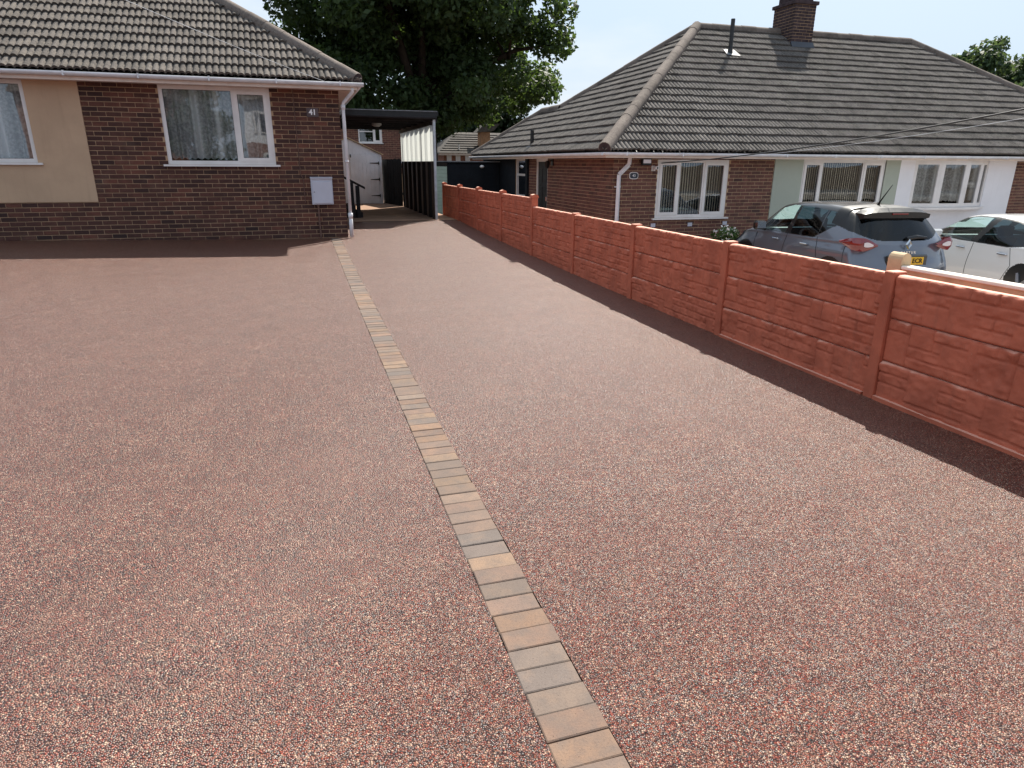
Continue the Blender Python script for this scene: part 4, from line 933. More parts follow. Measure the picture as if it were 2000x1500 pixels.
# timber steps and handrail at the side door of the left bungalow
ST = thing('timber_steps', 'dark stained timber steps with sloping handrail beside the brick wall', 'steps', (1.1, 17.6, gz(17.6)))
zg = gz(17.6)
mb = MB(); mb.cbox(X1+.02, 1.46, 17.1, 18.2, zg-.02, zg+.14, .01); mb.build('step', M['dark_timber'], ST)
mb = MB(); mb.cbox(X1+.02, 1.30, 17.12, 18.18, zg+.141, zg+.30, .01); mb.build('step', M['dark_timber'], ST)
for xx, zt_ in ((1.22, 1.0), (1.36, .92)):
    mb = MB(); mb.cbox(xx-.045, xx+.045, 17.03, 17.12, zg, zt_, .006); mb.build('handrail_post', M['dark_timber'], ST)
mb = MB(); mb.prism([(.95, 1.20), (1.54, .89), (1.54, .835), (.95, 1.14)], 17.03, 17.13, 'y'); mb.build('handrail', M['dark_timber'], ST)
# building seen through the carport
BB = thing('rear_building', 'brown brick building with white framed window seen through the carport', 'building', (2, 30, .3))
HB = [(2.575, 3.55, 2.235, 2.86)]
mb = MB(); wall_cells(mb, -6, 4.5, -.5, 3.05, HB, lambda a, b, c, d: mb.box(a, b, 30.01, 30.3, c, d)); wb = mb.build('wall', M['mortar'], BB)
bl = brick_list(1.5, 4.5, 1.0, 3.05, 1.0, HB, 1.5); join_bricks([(Vector(((a+b)/2, 30.0, (c+d)/2)), 0, b-a, d-c) for a, b, c, d in bl], wb, 'brick_red')
mpB = lambda u, d, z: (u, 30+d, z)
wn = window(BB, mpB, *HB[0], [(0, .64, 0), (.64, 1, 1)], fr=.05, sillw=.04)
mb = MB(); mb.box(2.62, 3.17, 30.03, 30.08, 2.66, 2.70); mb.build('transom', M['upvc'], wn)
room(BB, mpB, 2.2, 3.9, 1.6, 3.0)
mb = MB(); mb.prism([(-6.3, 3.05), (4.75, 3.05), (3.6, 3.42), (-5, 3.42)], 29.7, 35, 'y'); mb.build('roof', M['roof_tile_dark'], BB)
mb = MB(); mb.prism([(2.55, 1.5), (4.4, 1.42), (4.4, 1.5), (2.55, 1.58)], 28.0, 28.4, 'y'); mb.build('lean_to', M['grey_plastic'], BB)
# far bungalow
FHS = thing('far_bungalow', 'distant brown tiled bungalow with tall brick chimney below the big tree', 'house', (12, 48, -.5))
mb = MB(); mb.box(9.3, 17, 45.3, 53, -.6, 2.0); mb.build('wall', M['brick_far'], FHS)
for a in (9.5, 10.1, 10.75):
    mb = MB(); mb.box(a, a+.32, 45.27, 45.3-.002, 1.45, 1.93); mb.build('window', M['upvc'], FHS)
mb = MB(); mb.box(8.9, 17.4, 44.94, 45.0, 1.93, 2.06); mb.build('fascia', M['fascia_paint'], FHS)
PF = math.atan2(1.25, 1.9)
fr_ = slab(FHS, [(8.9, 44.95, 2.05), (17.4, 44.95, 2.05), (15.5, 48.6, 3.50), (10.9, 48.6, 3.50), (8.9, 53, 2.05), (17.4, 53, 2.05)], [(0, 1, 2, 3), (0, 3, 4), (1, 5, 2), (3, 2, 5, 4)], 'roof', 'roof_tile_dark')
for k in range(9):
    f = k/9.3; mb = MB(); y0, z0 = 44.95+3.65*f, 2.05+1.45*f; mb.box(8.92+2.0*f, 17.38-1.9*f, y0-.02, y0+.3, z0+.01, z0+.05); mb.build('tile_course', M['roof_tile_dark'], fr_)
mb = MB(); mb.box(11.9, 12.55, 45.6, 46.4, 1.9, 3.42); mb.build('chimney', M['brick_tan'], fr_)
mb = MB(); mb.prism([(11.55, 3.36), (12.75, 3.5), (13.2, 3.95), (12.1, 3.9)], 45.45, 46.5, 'y'); mb.build('gable_roof', M['roof_tile_dark'], fr_)
mb = MB(); mb.tube([(10.4, 45.6, 2.3), (10.4, 45.6, 2.62)], .045, 8); mb.build('vent_pipe', M['upvc'], fr_)

# ================================================================ trees and plants
def leaf_cloud(centers, radii, n, size, seed, flat=.75):
    rs = np.random.RandomState(seed); k = len(centers); w = radii**2; idx = rs.choice(k, n, p=w/w.sum())
    d = rs.normal(size=(n, 3)); d /= np.linalg.norm(d, axis=1)[:, None]; r = rs.rand(n)**.42
    P_ = centers[idx]+d*(radii[idx]*r)[:, None]*np.array([1, 1, flat])
    nr = rs.normal(size=(n, 3))*.8+d*.7+np.array([0, 0, .4]); nr /= np.linalg.norm(nr, axis=1)[:, None]
    a = np.cross(nr, rs.normal(size=(n, 3))); a /= np.linalg.norm(a, axis=1)[:, None]; b = np.cross(nr, a)
    s = size*(.6+.8*rs.rand(n))[:, None]
    V = np.stack([P_-a*s*.5, P_+b*s*.32, P_+a*s*.62, P_-b*s*.32], 1).reshape(-1, 3)
    return V, np.arange(4*n).reshape(-1, 4), np.repeat(rs.rand(n), 4)
def tree(name, label, base, crown_c, crown_r, limbs, trunk_r, nclus, nleaf, lsize, mat, seed, clus_r=(.9, 1.9), cut=None, group=None):
    t_ = thing(name, label, 'tree', base, group); rs = np.random.RandomState(seed); rg = random.Random(seed)
    mb = MB(); b = Vector(base); cc_ = Vector(crown_c); tips = []
    top = Vector((cc_.x, cc_.y, cc_.z+crown_r[2]*.55))
    mb.tube([b+Vector((0, 0, -.3)), b+(top-b)*.25+Vector((.1, 0, 0)), b+(top-b)*.5, b+(top-b)*.78, top], [trunk_r*1.25, trunk_r, trunk_r*.75, trunk_r*.42, .05], 10)
    trunk = mb.build('trunk', M['bark'], t_, smooth=True)
    for k in range(limbs):
        f = rg.uniform(.22, .75); p0 = b+(top-b)*f; an = k*2.4+rg.uniform(-.3, .3); L = rg.uniform(.5, .9)
        p2 = cc_+Vector((math.cos(an)*crown_r[0]*L, math.sin(an)*crown_r[1]*L, crown_r[2]*rg.uniform(-.35, .65)))
        p1 = p0*.5+p2*.5+Vector((rg.uniform(-.5, .5), rg.uniform(-.5, .5), rg.uniform(.3, 1.2)))
        q0, q1 = p0*.75+p1*.25, p1*.5+p2*.5+Vector((0, 0, .3)); r0 = trunk_r*(1-f)*.6+.05
        mb = MB(); mb.tube([p0, q0, p1, q1, p2], [r0, r0*.85, r0*.6, r0*.4, .02], 7)
        for j in range(3):
            e = p1+(p2-p1)*rg.uniform(.1, .8); e2 = e+Vector((rg.uniform(-1, 1), rg.uniform(-1, 1), rg.uniform(-.2, 1)))*crown_r[0]*.2; mb.tube([e, (e+e2)/2+Vector((0, 0, .2)), e2], [r0*.35, r0*.22, .015], 5); tips.append(e2)
        mb.build('limb', M['bark'], t_, smooth=True); tips.append(p2)
    C_ = []
    while len(C_) < nclus:
        d = rs.normal(size=3); d /= np.linalg.norm(d); r = rs.rand()**.4; p = np.array(crown_c)+d*r*np.array(crown_r)
        if cut and cut(p): continue
        C_.append(p)
    C_ = np.array(C_+[tuple(p) for p in tips if not (cut and cut(p))]); R_ = rs.uniform(*clus_r, size=len(C_))
    V, Fq, rn = leaf_cloud(C_, R_, nleaf, lsize, seed)
    me = mesh_np('crown', V, Fq, M[mat]); a = me.attributes.new('rnd', 'FLOAT', 'POINT'); a.data.foreach_set('value', rn); new_obj('crown', me, t_)
    return t_
def cut_big(p):
    return p[0] > 6.6 and p[2] < 3.6
tree('broadleaf_tree', 'huge dark broadleaf tree with spreading crown rising behind the carport', (6.9, 38, -.4), (6.5, 38.5, 8.7), (8.5, 6.5, 7.2), 16, .55, 200, 125000, .25, 'leaf', 5, (.8, 1.6), cut_big)
tree('background_tree', 'lower dark tree filling the gap left of the big tree behind the carport', (1.2, 41, -.4), (1.2, 41, 4.6), (3.6, 3, 3.2), 7, .22, 40, 14000, .30, 'leaf', 8, (.8, 1.4), group='smaller trees behind the gardens')
tree('garden_tree', 'small dark leafy tree hanging above the far tiled bungalow', (13.2, 54, -.5), (13.2, 54, 4.6), (7.0, 3, 4.2), 8, .25, 60, 24000, .32, 'leaf_dark', 9, (.8, 1.5), group='smaller trees behind the gardens')
tree('poplar_clump', 'pale green tree showing above the hip of the right-hand roof', (48.5, 40, -.6), (48.5, 40, 5.6), (4.6, 3.4, 4.6), 7, .22, 46, 20000, .34, 'leaf_pale', 12, (.7, 1.5))
def shrub(base, h, label, seed):
    t_ = thing('flowering_shrub', label, 'shrub', base); rs = np.random.RandomState(seed); rg = random.Random(seed); b = Vector(base)
    mb = MB()
    for k in range(9):
        e = b+Vector((rg.uniform(-.35, .35), rg.uniform(-.3, .3), h*rg.uniform(.7, 1))); mb.tube([b+Vector((rg.uniform(-.08, .08), rg.uniform(-.08, .08), 0)), (b+e)/2, e], [.012, .009, .004], 5)
    mb.build('stem', M['bark'], t_)
    C_ = np.array([[base[0]+rg.uniform(-.2, .2), base[1]+rg.uniform(-.3, .3), base[2]+h*rg.uniform(.35, .95)] for _ in range(26)])
    V, Fq, rn = leaf_cloud(C_, np.full(26, .14), 1500, .06, seed); me = mesh_np('foliage', V, Fq, M['leaf_shrub']); a = me.attributes.new('rnd', 'FLOAT', 'POINT'); a.data.foreach_set('value', rn); new_obj('foliage', me, t_)
    V, Fq, rn = leaf_cloud(C_[:, :]+np.array([0, -.03, .05]), np.full(26, .13), 260, .055, seed+1); new_obj('blossom', mesh_np('blossom', V, Fq, M['petal']), t_)
shrub((8.50, 12.3, -.80), .96, 'small white-flowering shrub in front of the grey car bonnet', 3)

# ================================================================ timber post and rail behind the fence
TPo = thing('timber_post', 'round-topped pale timber post just behind the terracotta fence', 'post', (3.76, 3.46, -.7))
mb = MB(); pts = [(3.72, -.7), (3.80, -.7), (3.80, .865)]+[(3.76+.04*math.cos(a), .865+.045*math.sin(a)) for a in np.linspace(.1, math.pi-.1, 9)]+[(3.72, .865)]
mb.prism(pts, 3.41, 3.52, 'y'); mb.build('upright', M['timber'], TPo)
TR = thing('timber_rail', 'white topped timber handrail running behind the terracotta fence', 'rail', (3.76, 2, -.7))
mb = MB(); mb.cbox(3.715, 3.80, -2.8, 3.405, .808, .832, .005); mb.build('top_rail', M['timber_white'], TR)
mb = MB(); mb.box(3.73, 3.785, -2.8, 3.405, .70, .806); mb.build('side_board', M['timber'], TR)
for yy in (-2.6, -.6, 1.5):
    mb = MB(); mb.box(3.73, 3.785, yy, yy+.08, -.75, .699); mb.build('upright', M['timber'], TR)

# ================================================================ overhead cables
def cable(a, b, sag, r, label, mat='black_plastic'):
    a, b = Vector(a), Vector(b); mb = MB(); n = 28
    mb.tube([a+(b-a)*(k/n)-Vector((0, 0, sag*4*(k/n)*(1-k/n))) for k in range(n+1)], r, 6)
    return tag(mb.build('overhead_cable', M[mat], smooth=True), label, 'cable', 'overhead cables')
cable((7.50, YR-.02, 1.475), (9.6, -4.2, 4.35), .55, .011, 'thick black overhead cable fixed to the bungalow wall by the floodlight')
cable((7.52, YR-.02, 1.50), (9.9, -4.2, 4.1), .55, .003, 'thin pale overhead wire running under the thick black cable', 'galvanised')
cable((X1-.06, EO-.02, 2.73), (-4.2, 3.2, 3.6), .12, .0035, 'thin grey wire running up from the gutter corner across the tiled roof', 'galvanised')
# ================================================================ cars
def catmull(P_, n):
    """closed-form interpolation along axis 0 of control array, n samples per span"""
    P_ = np.asarray(P_, float); out = []
    for i in range(len(P_)-1):
        p0, p1, p2, p3 = P_[max(i-1, 0)], P_[i], P_[i+1], P_[min(i+2, len(P_)-1)]
        for k in range(n):
            t = k/n; out.append(.5*((2*p1)+(-p0+p2)*t+(2*p0-5*p1+4*p2-p3)*t*t+(-p0+3*p1-3*p2+p3)*t**3))
    out.append(P_[-1]); return np.array(out)
SPLIT = ('rear_side_glass', 'front_side_glass', 'wheel_arch', 'arch_trim', 'door_pillar', 'rear_pillar', 'roof_rail', 'window_trim', 'sill_trim')
def make_car(name, label, loc, rz, S):
    """S: dict of profiles in metres, y from the rear bumper forward"""
    car = thing(name, label, 'car', loc, None, rz)
    yk = np.array(S['y']); ip = lambda key, y: np.interp(y, yk, S[key])
    Lc = S['L']; rows = []
    zr, yr_ = np.array(S['rear_z']), np.array(S['rear_y']); zf, yf_ = np.array(S['front_z']), np.array(S['front_y'])
    # stations: rear sheet (x grows), sides, front sheet
    sts = [('r', 0.), ('r', .35), ('r', .68), ('r', .90), ('r', 1.0)]+[('s', y) for y in S['stations']]+[('f', 1.), ('f', .9), ('f', .6), ('f', .3), ('f', 0.)]
    for kind, t in sts:
        y = t if kind == 's' else (.35 if kind == 'r' else Lc-.45)
        roof, belt, wb, wr, wm = ip('roof', y), ip('belt', y), ip('wbelt', y), ip('wroof', y), ip('wmid', y)
        zs_, xs_ = S['sill'], []
        gh = max(roof-belt, .02)
        prof = [(0, zs_-.02), (wm*.80, zs_-.02), (wm*.955, zs_+.05), (wm*.995, zs_+.20), (wm, zs_+.38), (wm*.985, belt-.20), (wb+.012, belt-.06), (wb, belt), (wb-(wb-wr)*.30, belt+gh*.34), (wb-(wb-wr)*.66, belt+gh*.70), (wr, belt+gh*.90), (wr*.80, belt+gh*.965), (wr*.45, roof-.004), (0, roof+.004)]
        P_ = []
        for x, z in prof:
            if kind == 'r': yy = np.interp(z, zr, yr_)+.20*(t**3.2)*(1 if z < belt else .8); xx = x*t
            elif kind == 'f': yy = Lc-np.interp(z, zf, yf_)-.34*(t**3); xx = x*t
            else: yy = min(max(y, np.interp(z, zr, yr_)+.24+.02*y), Lc-np.interp(z, zf, yf_)-.36-.02*(Lc-y)); xx = x
            P_.append((xx, yy, z))
        rows.append(P_)
    G = np.array(rows)                                   # stations x profile x 3
    G = catmull(G, 14); G = np.transpose(catmull(np.transpose(G, (1, 0, 2)), 16), (1, 0, 2))
    nu, nv = G.shape[:2]
    V = np.concatenate([G.reshape(-1, 3), (G*np.array([-1, 1, 1])).reshape(-1, 3)])
    cen = (G[:-1, :-1]+G[1:, :-1]+G[1:, 1:]+G[:-1, 1:])/4
    i, j = np.meshgrid(np.arange(nu-1), np.arange(nv-1), indexing='ij')
    q1 = np.stack([i*nv+j, (i+1)*nv+j, (i+1)*nv+j+1, i*nv+j+1], -1)
    off = nu*nv; q2 = np.stack([off+i*nv+j, off+i*nv+j+1, off+(i+1)*nv+j+1, off+(i+1)*nv+j], -1)
    du = np.gradient(G, axis=0); dv = np.gradient(G, axis=1); N = np.cross(du, dv); N /= np.linalg.norm(N, axis=2)[:, :, None]+1e-9
    N *= np.sign(np.sum(N*(G-np.array([0, S['L']*.5, .75])), axis=2))[:, :, None]
    NV = np.concatenate([N.reshape(-1, 3), (N*np.array([-1, 1, 1])).reshape(-1, 3)])
    buckets = {}
    for side, qq in ((1, q1), (-1, q2)):
        for a in range(nu-1):
            for b in range(nv-1):
                x, y, z = cen[a, b]; x *= side
                k = S['classify'](x, y, z, a/(nu-1), b/(nv-1), side)
                if k:
                    sp = (k[0], k[1], side if k[0] in SPLIT else 0, int(y > 2) if k[0] in ('wheel_arch', 'arch_trim') else (int(y > 1.6) if k[0] == 'door_pillar' else (int(y > 1.15) if k[0] == 'rear_side_glass' and S['L'] < 4.5 else 0)))
                    buckets.setdefault(sp, []).append(qq[a, b])
    for (nm, mat, _s, _y), fs in buckets.items():
        fs = np.array(fs); ids, inv = np.unique(fs, return_inverse=True); me = mesh_np(nm, V[ids], inv.reshape(-1, 4), M[mat], True)
        me.normals_split_custom_set_from_vertices([tuple(v) for v in NV[ids]]); o = new_obj(nm, me, car)
    for (yw, ww) in ((S['wheel_y'][0], S['wheel_x']), (S['wheel_y'][1], S['wheel_x'])):
        for sd_ in (-1, 1):
            r = S['wheel_r']; mb = MB(); x0, x1 = sd_*(ww-.20), sd_*ww
            mb.tube([(x0, yw, r), (x0+sd_*.02, yw, r), (x1-sd_*.02, yw, r), (x1, yw, r)], [r*.90, r, r, r*.90], 28); w = mb.build('tyre', M['tyre'], car, smooth=False)
            w.name = 'wheel'
            mb = MB(); mb.tube([(x1-sd_*.03, yw, r), (x1+sd_*.004, yw, r)], [r*.70, r*.72], 24); mb.build('rim', M['rim_silver'], w)
            for k in range(5):
                an = k*2*math.pi/5; mb = MB(); mb.tube([(x1+sd_*.012, yw, r), (x1+sd_*.016, yw+math.cos(an)*r*.68, r+math.sin(an)*r*.68)], [.045, .03], 6); mb.build('spoke', M['rim_silver'], w)
    # panel gaps: fine dark beads laid along the body surface
    flat = G.reshape(-1, 3); sidev = flat[(flat[:, 0] > .3)]
    for path in S['seams']:
        for sd_ in (-1, 1):
            pts = []
            for (y, z) in path:
                d = (sidev[:, 1]-y)**2+(sidev[:, 2]-z)**2; k = np.argmin(d); pts.append((sd_*(sidev[k, 0]+.001), y, z))
            mb = MB(); mb.tube(pts, .0045, 5); mb.build('panel_gap', M['black_plastic'], car)
    # cabin: floor, dashboard and seats
    mb = MB(); mb.box(-.74, .74, .55, Lc-.9, S['sill']+.02, S['sill']+.16); mb.build('cabin_floor', M['seat_fabric'], car)
    mb = MB(); mb.prism([(S['dash']-.1, .55), (S['dash']+.55, .55), (S['dash']+.55, S['beltz']+.0), (S['dash']+.05, S['beltz']+.03)], -.72, .72, 'x'); mb.build('dashboard', M['dash_pale'], car)
    for sy in (S['seat_y'][0], S['seat_y'][1]):
        for sx in (-.37, .37):
            mb = MB(); zf_ = S['sill']+.15; top = S['beltz']+.06
            mb.cbox(sx-.25, sx+.25, sy, sy+.50, zf_, zf_+.28, .05); mb.prism([(sy-.02, zf_+.2), (sy+.12, zf_+.2), (sy-.08, top), (sy-.20, top)], sx-.24, sx+.24, 'x'); mb.build('seat', M['seat_fabric'], car)
            mb = MB(); mb.cbox(sx-.13, sx+.13, sy-.24, sy-.13, top+.03, top+.22, .03); mb.build('headrest', M['seat_fabric'], car)
    return car
# compact crossover, grey with a black roof
def cls_suv(x, y, z, u, v, side):
    for yw in (.66, 3.27):
        if abs(x) > .62 and math.hypot(y-yw, z-.33) < .375: return ('wheel_arch', 'black_plastic')
        if abs(x) > .62 and math.hypot(y-yw, z-.33) < .43 and z < .80: return ('arch_trim', 'black_plastic')
    if z < .36: return ('bumper_trim', 'black_plastic')
    ax = abs(x)
    # rear screen
    if y < .95 and z > .99:
        if z > 1.345 and y < .56: return ('spoiler', 'black_plastic')
        hw_ = .60+(1.40-z)*.20
        zb_ = 1.045+max(0, ax-.34)**2*.75
        if z < 1.345 and zb_ < z and ax < hw_ and (u < .30): return ('rear_screen', 'privacy_glass')
        if z > zb_ and ax < hw_+.10 and z > 1.12: return ('rear_pillar', 'black_plastic')
    # side glass
    if ax > .50 and .45 < y < 3.15:
        bl = 1.005+max(0, 1.25-y)*.52                       # rising kink towards the tail
        tl = np.interp(y, [.5, 1.0, 1.6, 2.2, 2.75, 3.1], [1.33, 1.43, 1.475, 1.47, 1.34, 1.08])
        if bl < z < tl:
            if 1.93 < y < 2.06+(z-1.0)*-.25+.02: return ('door_pillar', 'paint_black')
            if 1.135 < y < 1.16: return ('door_pillar', 'paint_black')
            if y > 2.0: return ('front_side_glass', 'car_glass')
            return ('rear_side_glass', 'privacy_glass')
        if bl-.012 < z < tl+.035 and y > .42: return ('roof_rail', 'paint_black')
    if y > 2.55 and z > 1.02+(3.2-y)*.0 and ax <= .66 and z < 1.45 and y < 3.3 and z > 1.03: return ('windscreen', 'car_glass')
    if z > 1.385: return ('roof', 'paint_black')
    if z > 1.01 and y > 2.4: return ('roof_rail', 'paint_black')
    return ('body', 'paint_grey')
seg = lambda a, b, n=10: [(a[0]+(b[0]-a[0])*k/n, a[1]+(b[1]-a[1])*k/n) for k in range(n+1)]
SUV = dict(L=4.12, seams=[seg((1.99, 1.0), (2.02, .34)), seg((1.14, 1.02), (1.02, .70)), seg((3.0, .99), (2.92, .34)), seg((1.0, .68), (1.18, .34)), seg((.42, 1.0), (.34, .60), 6)], y=[0, .3, .55, .9, 1.4, 2.0, 2.5, 2.85, 3.2, 3.6, 4.12],
  roof=[1.40, 1.46, 1.505, 1.54, 1.562, 1.555, 1.50, 1.30, 1.04, .97, .80], belt=[1.02, 1.02, 1.02, 1.01, 1.0, .99, .98, .97, .95, .90, .74],
  wbelt=[.78, .80, .81, .82, .825, .825, .822, .815, .80, .75, .66], wroof=[.57, .58, .59, .60, .605, .60, .59, .58, .62, .60, .5], wmid=[.85, .87, .88, .886, .888, .888, .888, .886, .885, .87, .80],
  rear_z=[.2, .45, .62, .78, .95, 1.04, 1.2, 1.4, 1.47, 1.6], rear_y=[.14, .02, 0, .06, .10, .15, .27, .42, .46, .55], front_z=[.2, .5, .7, .9, 1.05, 1.6], front_y=[.08, 0, .04, .16, .5, 1.2],
  stations=[.5, .75, 1.05, 1.4, 1.8, 2.2, 2.55, 2.85, 3.1, 3.4, 3.7], sill=.24, classify=cls_suv, wheel_y=(.66, 3.27), wheel_x=.86, wheel_r=.325, dash=2.55, beltz=1.0, seat_y=(1.05, 1.95))
c1 = make_car('hatchback_car', 'metallic grey crossover hatchback with black roof parked behind the terracotta fence', (8.86, 8.0, -.695), -.112, SUV)
for sd_ in (-1, 1):
    # tail lamps: almond wrapped round the corner
    mb = MB(); n = 16; vs = []; 
    def lamp_pt(t, w):         # t along the lamp from the tailgate to the flank, w across
        yy = .115+.55*max(0, t-.45)**1.6*1.9; xx = .50+.355*min(1, t*1.45)**.8+.012
        return (sd_*xx, yy-.035*(1-t), .985+.10*w*math.sin(math.pi*min(max(t, .02), .98))**.7+.03*t)
    for k in range(n+1):
        for w in (-1, -.4, .4, 1): p = lamp_pt(k/n, w); vs.append((p[0]+sd_*(.012 if abs(w) < 1 else -.012), p[1]-(.012 if abs(w) < 1 else -.01), p[2]))
    mb.add(vs, [(4*k+j, 4*k+4+j, 4*k+5+j, 4*k+1+j) for k in range(n) for j in range(3)]); lm = mb.build('tail_lamp', M['lamp_red'], c1, smooth=True)
    mb = MB(); vs = []
    for k in range(6):
        for w in (-.35, .55): p = lamp_pt(.10+.30*k/5, w*(.6+.4*math.sin(math.pi*k/5))); vs.append((p[0]+sd_*.018, p[1]-.022, p[2]))
    mb.add(vs, [(2*k, 2*k+2, 2*k+3, 2*k+1) for k in range(5)]); mb.build('reflector', M['lamp_clear'], lm, smooth=True)
    mb = MB(); mb.cbox(sd_*.97-.11, sd_*.97+.11, 2.62, 2.76, 1.00, 1.16, .035); mr = mb.build('door_mirror', M['paint_black'], c1)
    mb = MB(); mb.tube([(sd_*.84, 2.69, 1.0), (sd_*.95, 2.69, 1.04)], .03, 8); mb.build('mirror_arm', M['black_plastic'], mr)
    mb = MB(); mb.box(sd_*.97-.085, sd_*.97+.085, 2.612, 2.6195, 1.025, 1.135); mb.build('mirror_glass', M['chrome'], mr)
    for yy in (1.30, 2.16):
        mb = MB(); mb.cbox(sd_*.885-.02, sd_*.885+.02, yy, yy+.19, .865, .892, .008); mb.build('door_handle', M['chrome'], c1)
mb = MB(); mb.cbox(-.27, .27, .004, .022, .695, .81, .004); pl = mb.build('number_plate', M['plate_yellow'], c1)
text_obj('plate_lettering', 'Y ECR', .098, 'letter_black', pl, Matrix.Translation((.245, .001, .752)) @ FACE, .002, 'RIGHT', .002)
mb = MB(); mb.cbox(-.36, .36, .024, .07, .67, .845, .02); mb.build('plate_recess', M['paint_black'], c1)
text_obj('model_lettering', 'C A P T U R', .052, 'chrome', c1, Matrix.Translation((.0, .045, .878)) @ FACE, .003, 'CENTER', .002)
mb = MB(); o_ = [(0, .085), (.058, 0), (0, -.085), (-.058, 0)]; i_ = [(0, .04), (.026, 0), (0, -.04), (-.026, 0)]
vs = [(a, .055, 1.0+b) for a, b in o_]+[(a*.7, .035, 1.0+b*.7) for a, b in o_]+[(a, .055, 1.0+b) for a, b in i_]
mb.add(vs, [(k, (k+1) % 4, 4+(k+1) % 4, 4+k) for k in range(4)]+[(4+k, 4+(k+1) % 4, 8+(k+1) % 4, 8+k) for k in range(4)]); mb.build('badge', M['chrome'], c1)
mb = MB(); mb.tube([(.02, .15, 1.075), (.20, .165, 1.10), (.40, .175, 1.088)], [.03, .036, .014], 8); mb.build('rear_wiper', M['black_plastic'], c1)
mb = MB(); vs = []
for k in range(13):
    f = -1+k/6; xx = .585*f; tp = abs(f)**4; b_ = .05*f*f
    vs += [(xx, .43+b_, 1.345), (xx, .355+b_, 1.37), (xx, .345+b_, 1.462-.035*tp), (xx, .46, 1.522-.075*tp*1.0-.012*f*f), (xx, .62, 1.53-.09*tp)]
mb.add(vs, [(5*k+j, 5*k+5+j, 5*k+6+j, 5*k+1+j) for k in range(12) for j in range(4)]+[(0, 1, 2, 3, 4), (64, 63, 62, 61, 60)]); mb.build('spoiler_lip', M['black_plastic'], c1)
mb = MB(); mb.cbox(-.14, .14, .334, .355, 1.422, 1.444, .004); mb.build('brake_lamp', M['lamp_red'], c1)
mb = MB(); mb.tube([(0, .86, 1.54), (0, .83, 1.60), (0, .62, 1.86)], [.022, .012, .004], 8); mb.build('aerial', M['black_plastic'], c1)
# white saloon, mostly hidden
def cls_sal(x, y, z, u, v, side):
    ax = abs(x)
    for yw in (1.02, 3.84):
        if ax > .62 and math.hypot(y-yw, z-.33) < .37: return ('wheel_arch', 'black_plastic')
    if z < .30: return ('sill_trim', 'black_plastic')
    if ax > .46 and 1.0 < y < 3.75:
        bl = .925+max(0, 1.5-y)*.12
        tl = np.interp(y, [1.0, 1.3, 1.7, 2.2, 2.7, 3.1, 3.5, 3.72], [1.10, 1.22, 1.31, 1.345, 1.335, 1.26, 1.10, .98])
        if bl < z < tl:
            if 2.25 < y+(z-.93)*.45 < 2.42: return ('door_pillar', 'black_plastic')
            if y > 2.3: return ('front_side_glass', 'car_glass')
            return ('rear_side_glass', 'privacy_glass')
        if bl-.014 < z < tl+.02: return ('window_trim', 'black_plastic')
    if z > .98 and 3.0 < y < 3.9 and ax < .66 and z < 1.31: return ('windscreen', 'car_glass')
    if y < 1.15 and z > .99 and ax < .62 and z < 1.28: return ('rear_screen', 'privacy_glass')
    return ('body', 'paint_white')
SAL = dict(L=4.70, seams=[seg((2.32, .91), (2.40, .28)), seg((1.42, .91), (1.30, .62)), seg((1.3, .62), (1.5, .28)), seg((3.55, .90), (3.45, .28))], y=[0, .4, .9, 1.4, 1.9, 2.3, 2.8, 3.2, 3.55, 3.85, 4.3, 4.70],
  roof=[.96, 1.02, 1.17, 1.33, 1.40, 1.412, 1.395, 1.29, 1.10, .98, .90, .74], belt=[.90, .94, .95, .94, .93, .925, .92, .915, .91, .90, .84, .66],
  wbelt=[.78, .83, .86, .87, .872, .872, .87, .865, .85, .83, .78, .68], wroof=[.60, .58, .56, .57, .58, .585, .58, .58, .60, .66, .62, .5], wmid=[.86, .89, .905, .91, .912, .912, .912, .91, .908, .90, .87, .80],
  rear_z=[.2, .45, .7, .9, 1.0, 1.2, 1.45], rear_y=[.14, 0, .03, .06, .12, .75, 1.5], front_z=[.2, .5, .7, .9, 1.05, 1.5], front_y=[.1, 0, .06, .35, .8, 1.6],
  stations=[.6, .95, 1.3, 1.7, 2.1, 2.5, 2.9, 3.2, 3.5, 3.8, 4.1], sill=.20, classify=cls_sal, wheel_y=(1.02, 3.84), wheel_x=.895, wheel_r=.325, dash=3.1, beltz=.93, seat_y=(1.5, 2.45))
c2_ = make_car('saloon_car', 'white fastback saloon parked beyond the grey crossover', (11.99, 6.84, -.782), -.272, SAL)
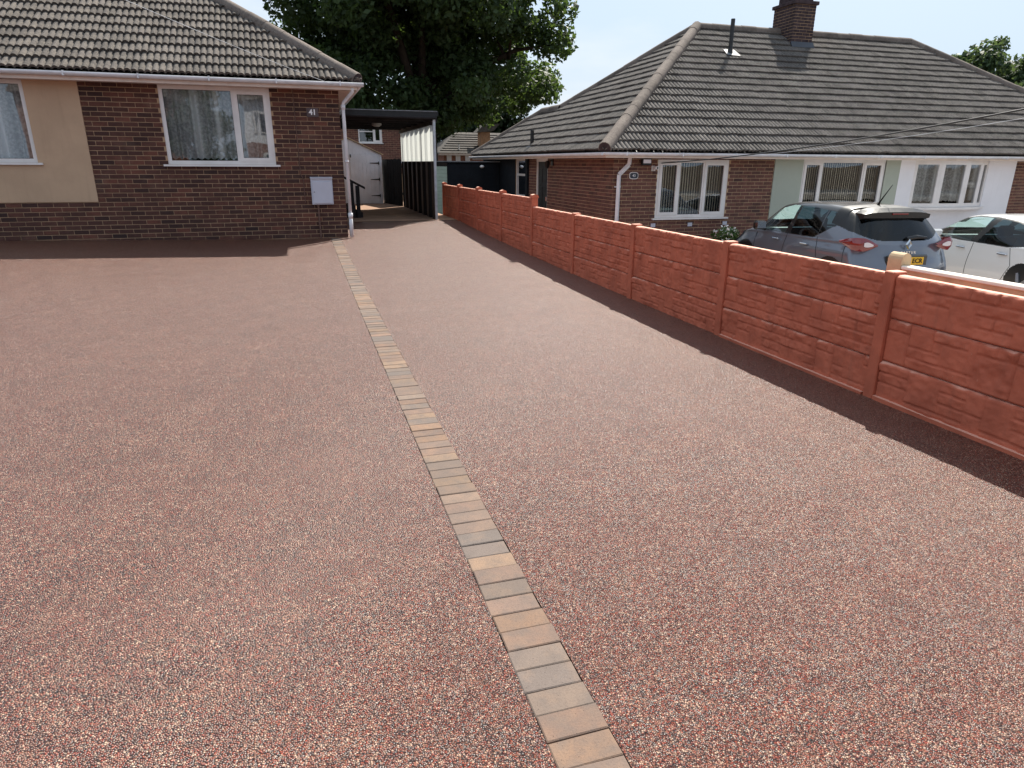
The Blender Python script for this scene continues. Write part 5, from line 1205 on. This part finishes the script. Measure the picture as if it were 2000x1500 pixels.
for sd_ in (-1, 1):
    for yy in (1.42, 2.50):
        mb = MB(); mb.cbox(sd_*.912-.018, sd_*.912+.018, yy, yy+.22, .775, .805, .008); mb.build('door_handle', M['chrome'], c2_)
    mb = MB(); mb.cbox(sd_*.99-.10, sd_*.99+.10, 3.20, 3.32, .93, 1.06, .03); mr = mb.build('door_mirror', M['paint_white'], c2_)
    mb = MB(); mb.tube([(sd_*.86, 3.26, .93), (sd_*.96, 3.26, .96)], .025, 8); mb.build('mirror_arm', M['black_plastic'], mr)
    mb = MB(); mb.cbox(sd_*.72-.12, sd_*.72+.12, .06, .16, .74, .88, .02); mb.build('tail_lamp', M['lamp_red'], c2_)

# ================================================================ houses across the road (seen in the window glass)
def far_side_house(x0, x1, label, wallmat, upper):
    y = -21.; t_ = thing('street_house', label, 'house', ((x0+x1)/2, y-4, -.25), 'houses across the road')
    mb = MB(); mb.box(x0, x1, y-8, y, -.3, 2.6); mb.build('ground_storey', M[wallmat], t_)
    mb = MB(); mb.box(x0+.01, x1-.01, y-8, y-.01, 2.6, 5.2); mb.build('upper_storey', M[upper], t_)
    mb = MB(); mb.prism([(y-8.4, 5.15), (y+.4, 5.15), (y-4, 7.6)], x0-.3, x1+.3, 'x'); mb.build('roof', M['roof_tile'], t_)
    for xx in (x0+1.0, x1-2.6):
        for z in (.7, 3.2):
            mb = MB(); mb.box(xx, xx+1.6, y, y+.06, z, z+1.25); f = mb.build('window', M['upvc'], t_)
            for k in (0, 1):
                mb = MB(); mb.box(xx+.09+k*.75, xx+.76+k*.75, y+.061, y+.066, z+.09, z+1.16); mb.build('pane', M['slate_blue'], f)
    mb = MB(); mb.box((x0+x1)/2-.5, (x0+x1)/2+.5, y, y+.06, -.2, 2.0); mb.build('door', M['white_paint'], t_)
far_side_house(-15.0, -7.4, 'brick house with brick upper storey across the road', 'brick_far', 'brick_far')
far_side_house(-3.0, 5.0, 'brick house with pale rendered upper storey across the road', 'brick_far', 'render_white')
far_side_house(12.5, 20.5, 'rendered house with white walls across the road', 'render_white', 'render_white')
tree('street_tree', 'dense dark tree across the road between the brick house and the pale one', (-5.3, -17.5, -.25), (-5.3, -17.5, 3.2), (2.0, 2.0, 2.9), 5, .16, 26, 7000, .2, 'leaf', 21, (.6, 1.0))
tree('street_tree', 'dense dark tree across the road in front of the white rendered house', (9.2, -17.5, -.25), (9.2, -17.5, 3.0), (2.4, 2.0, 2.7), 5, .16, 26, 7000, .2, 'leaf', 22, (.6, 1.0))
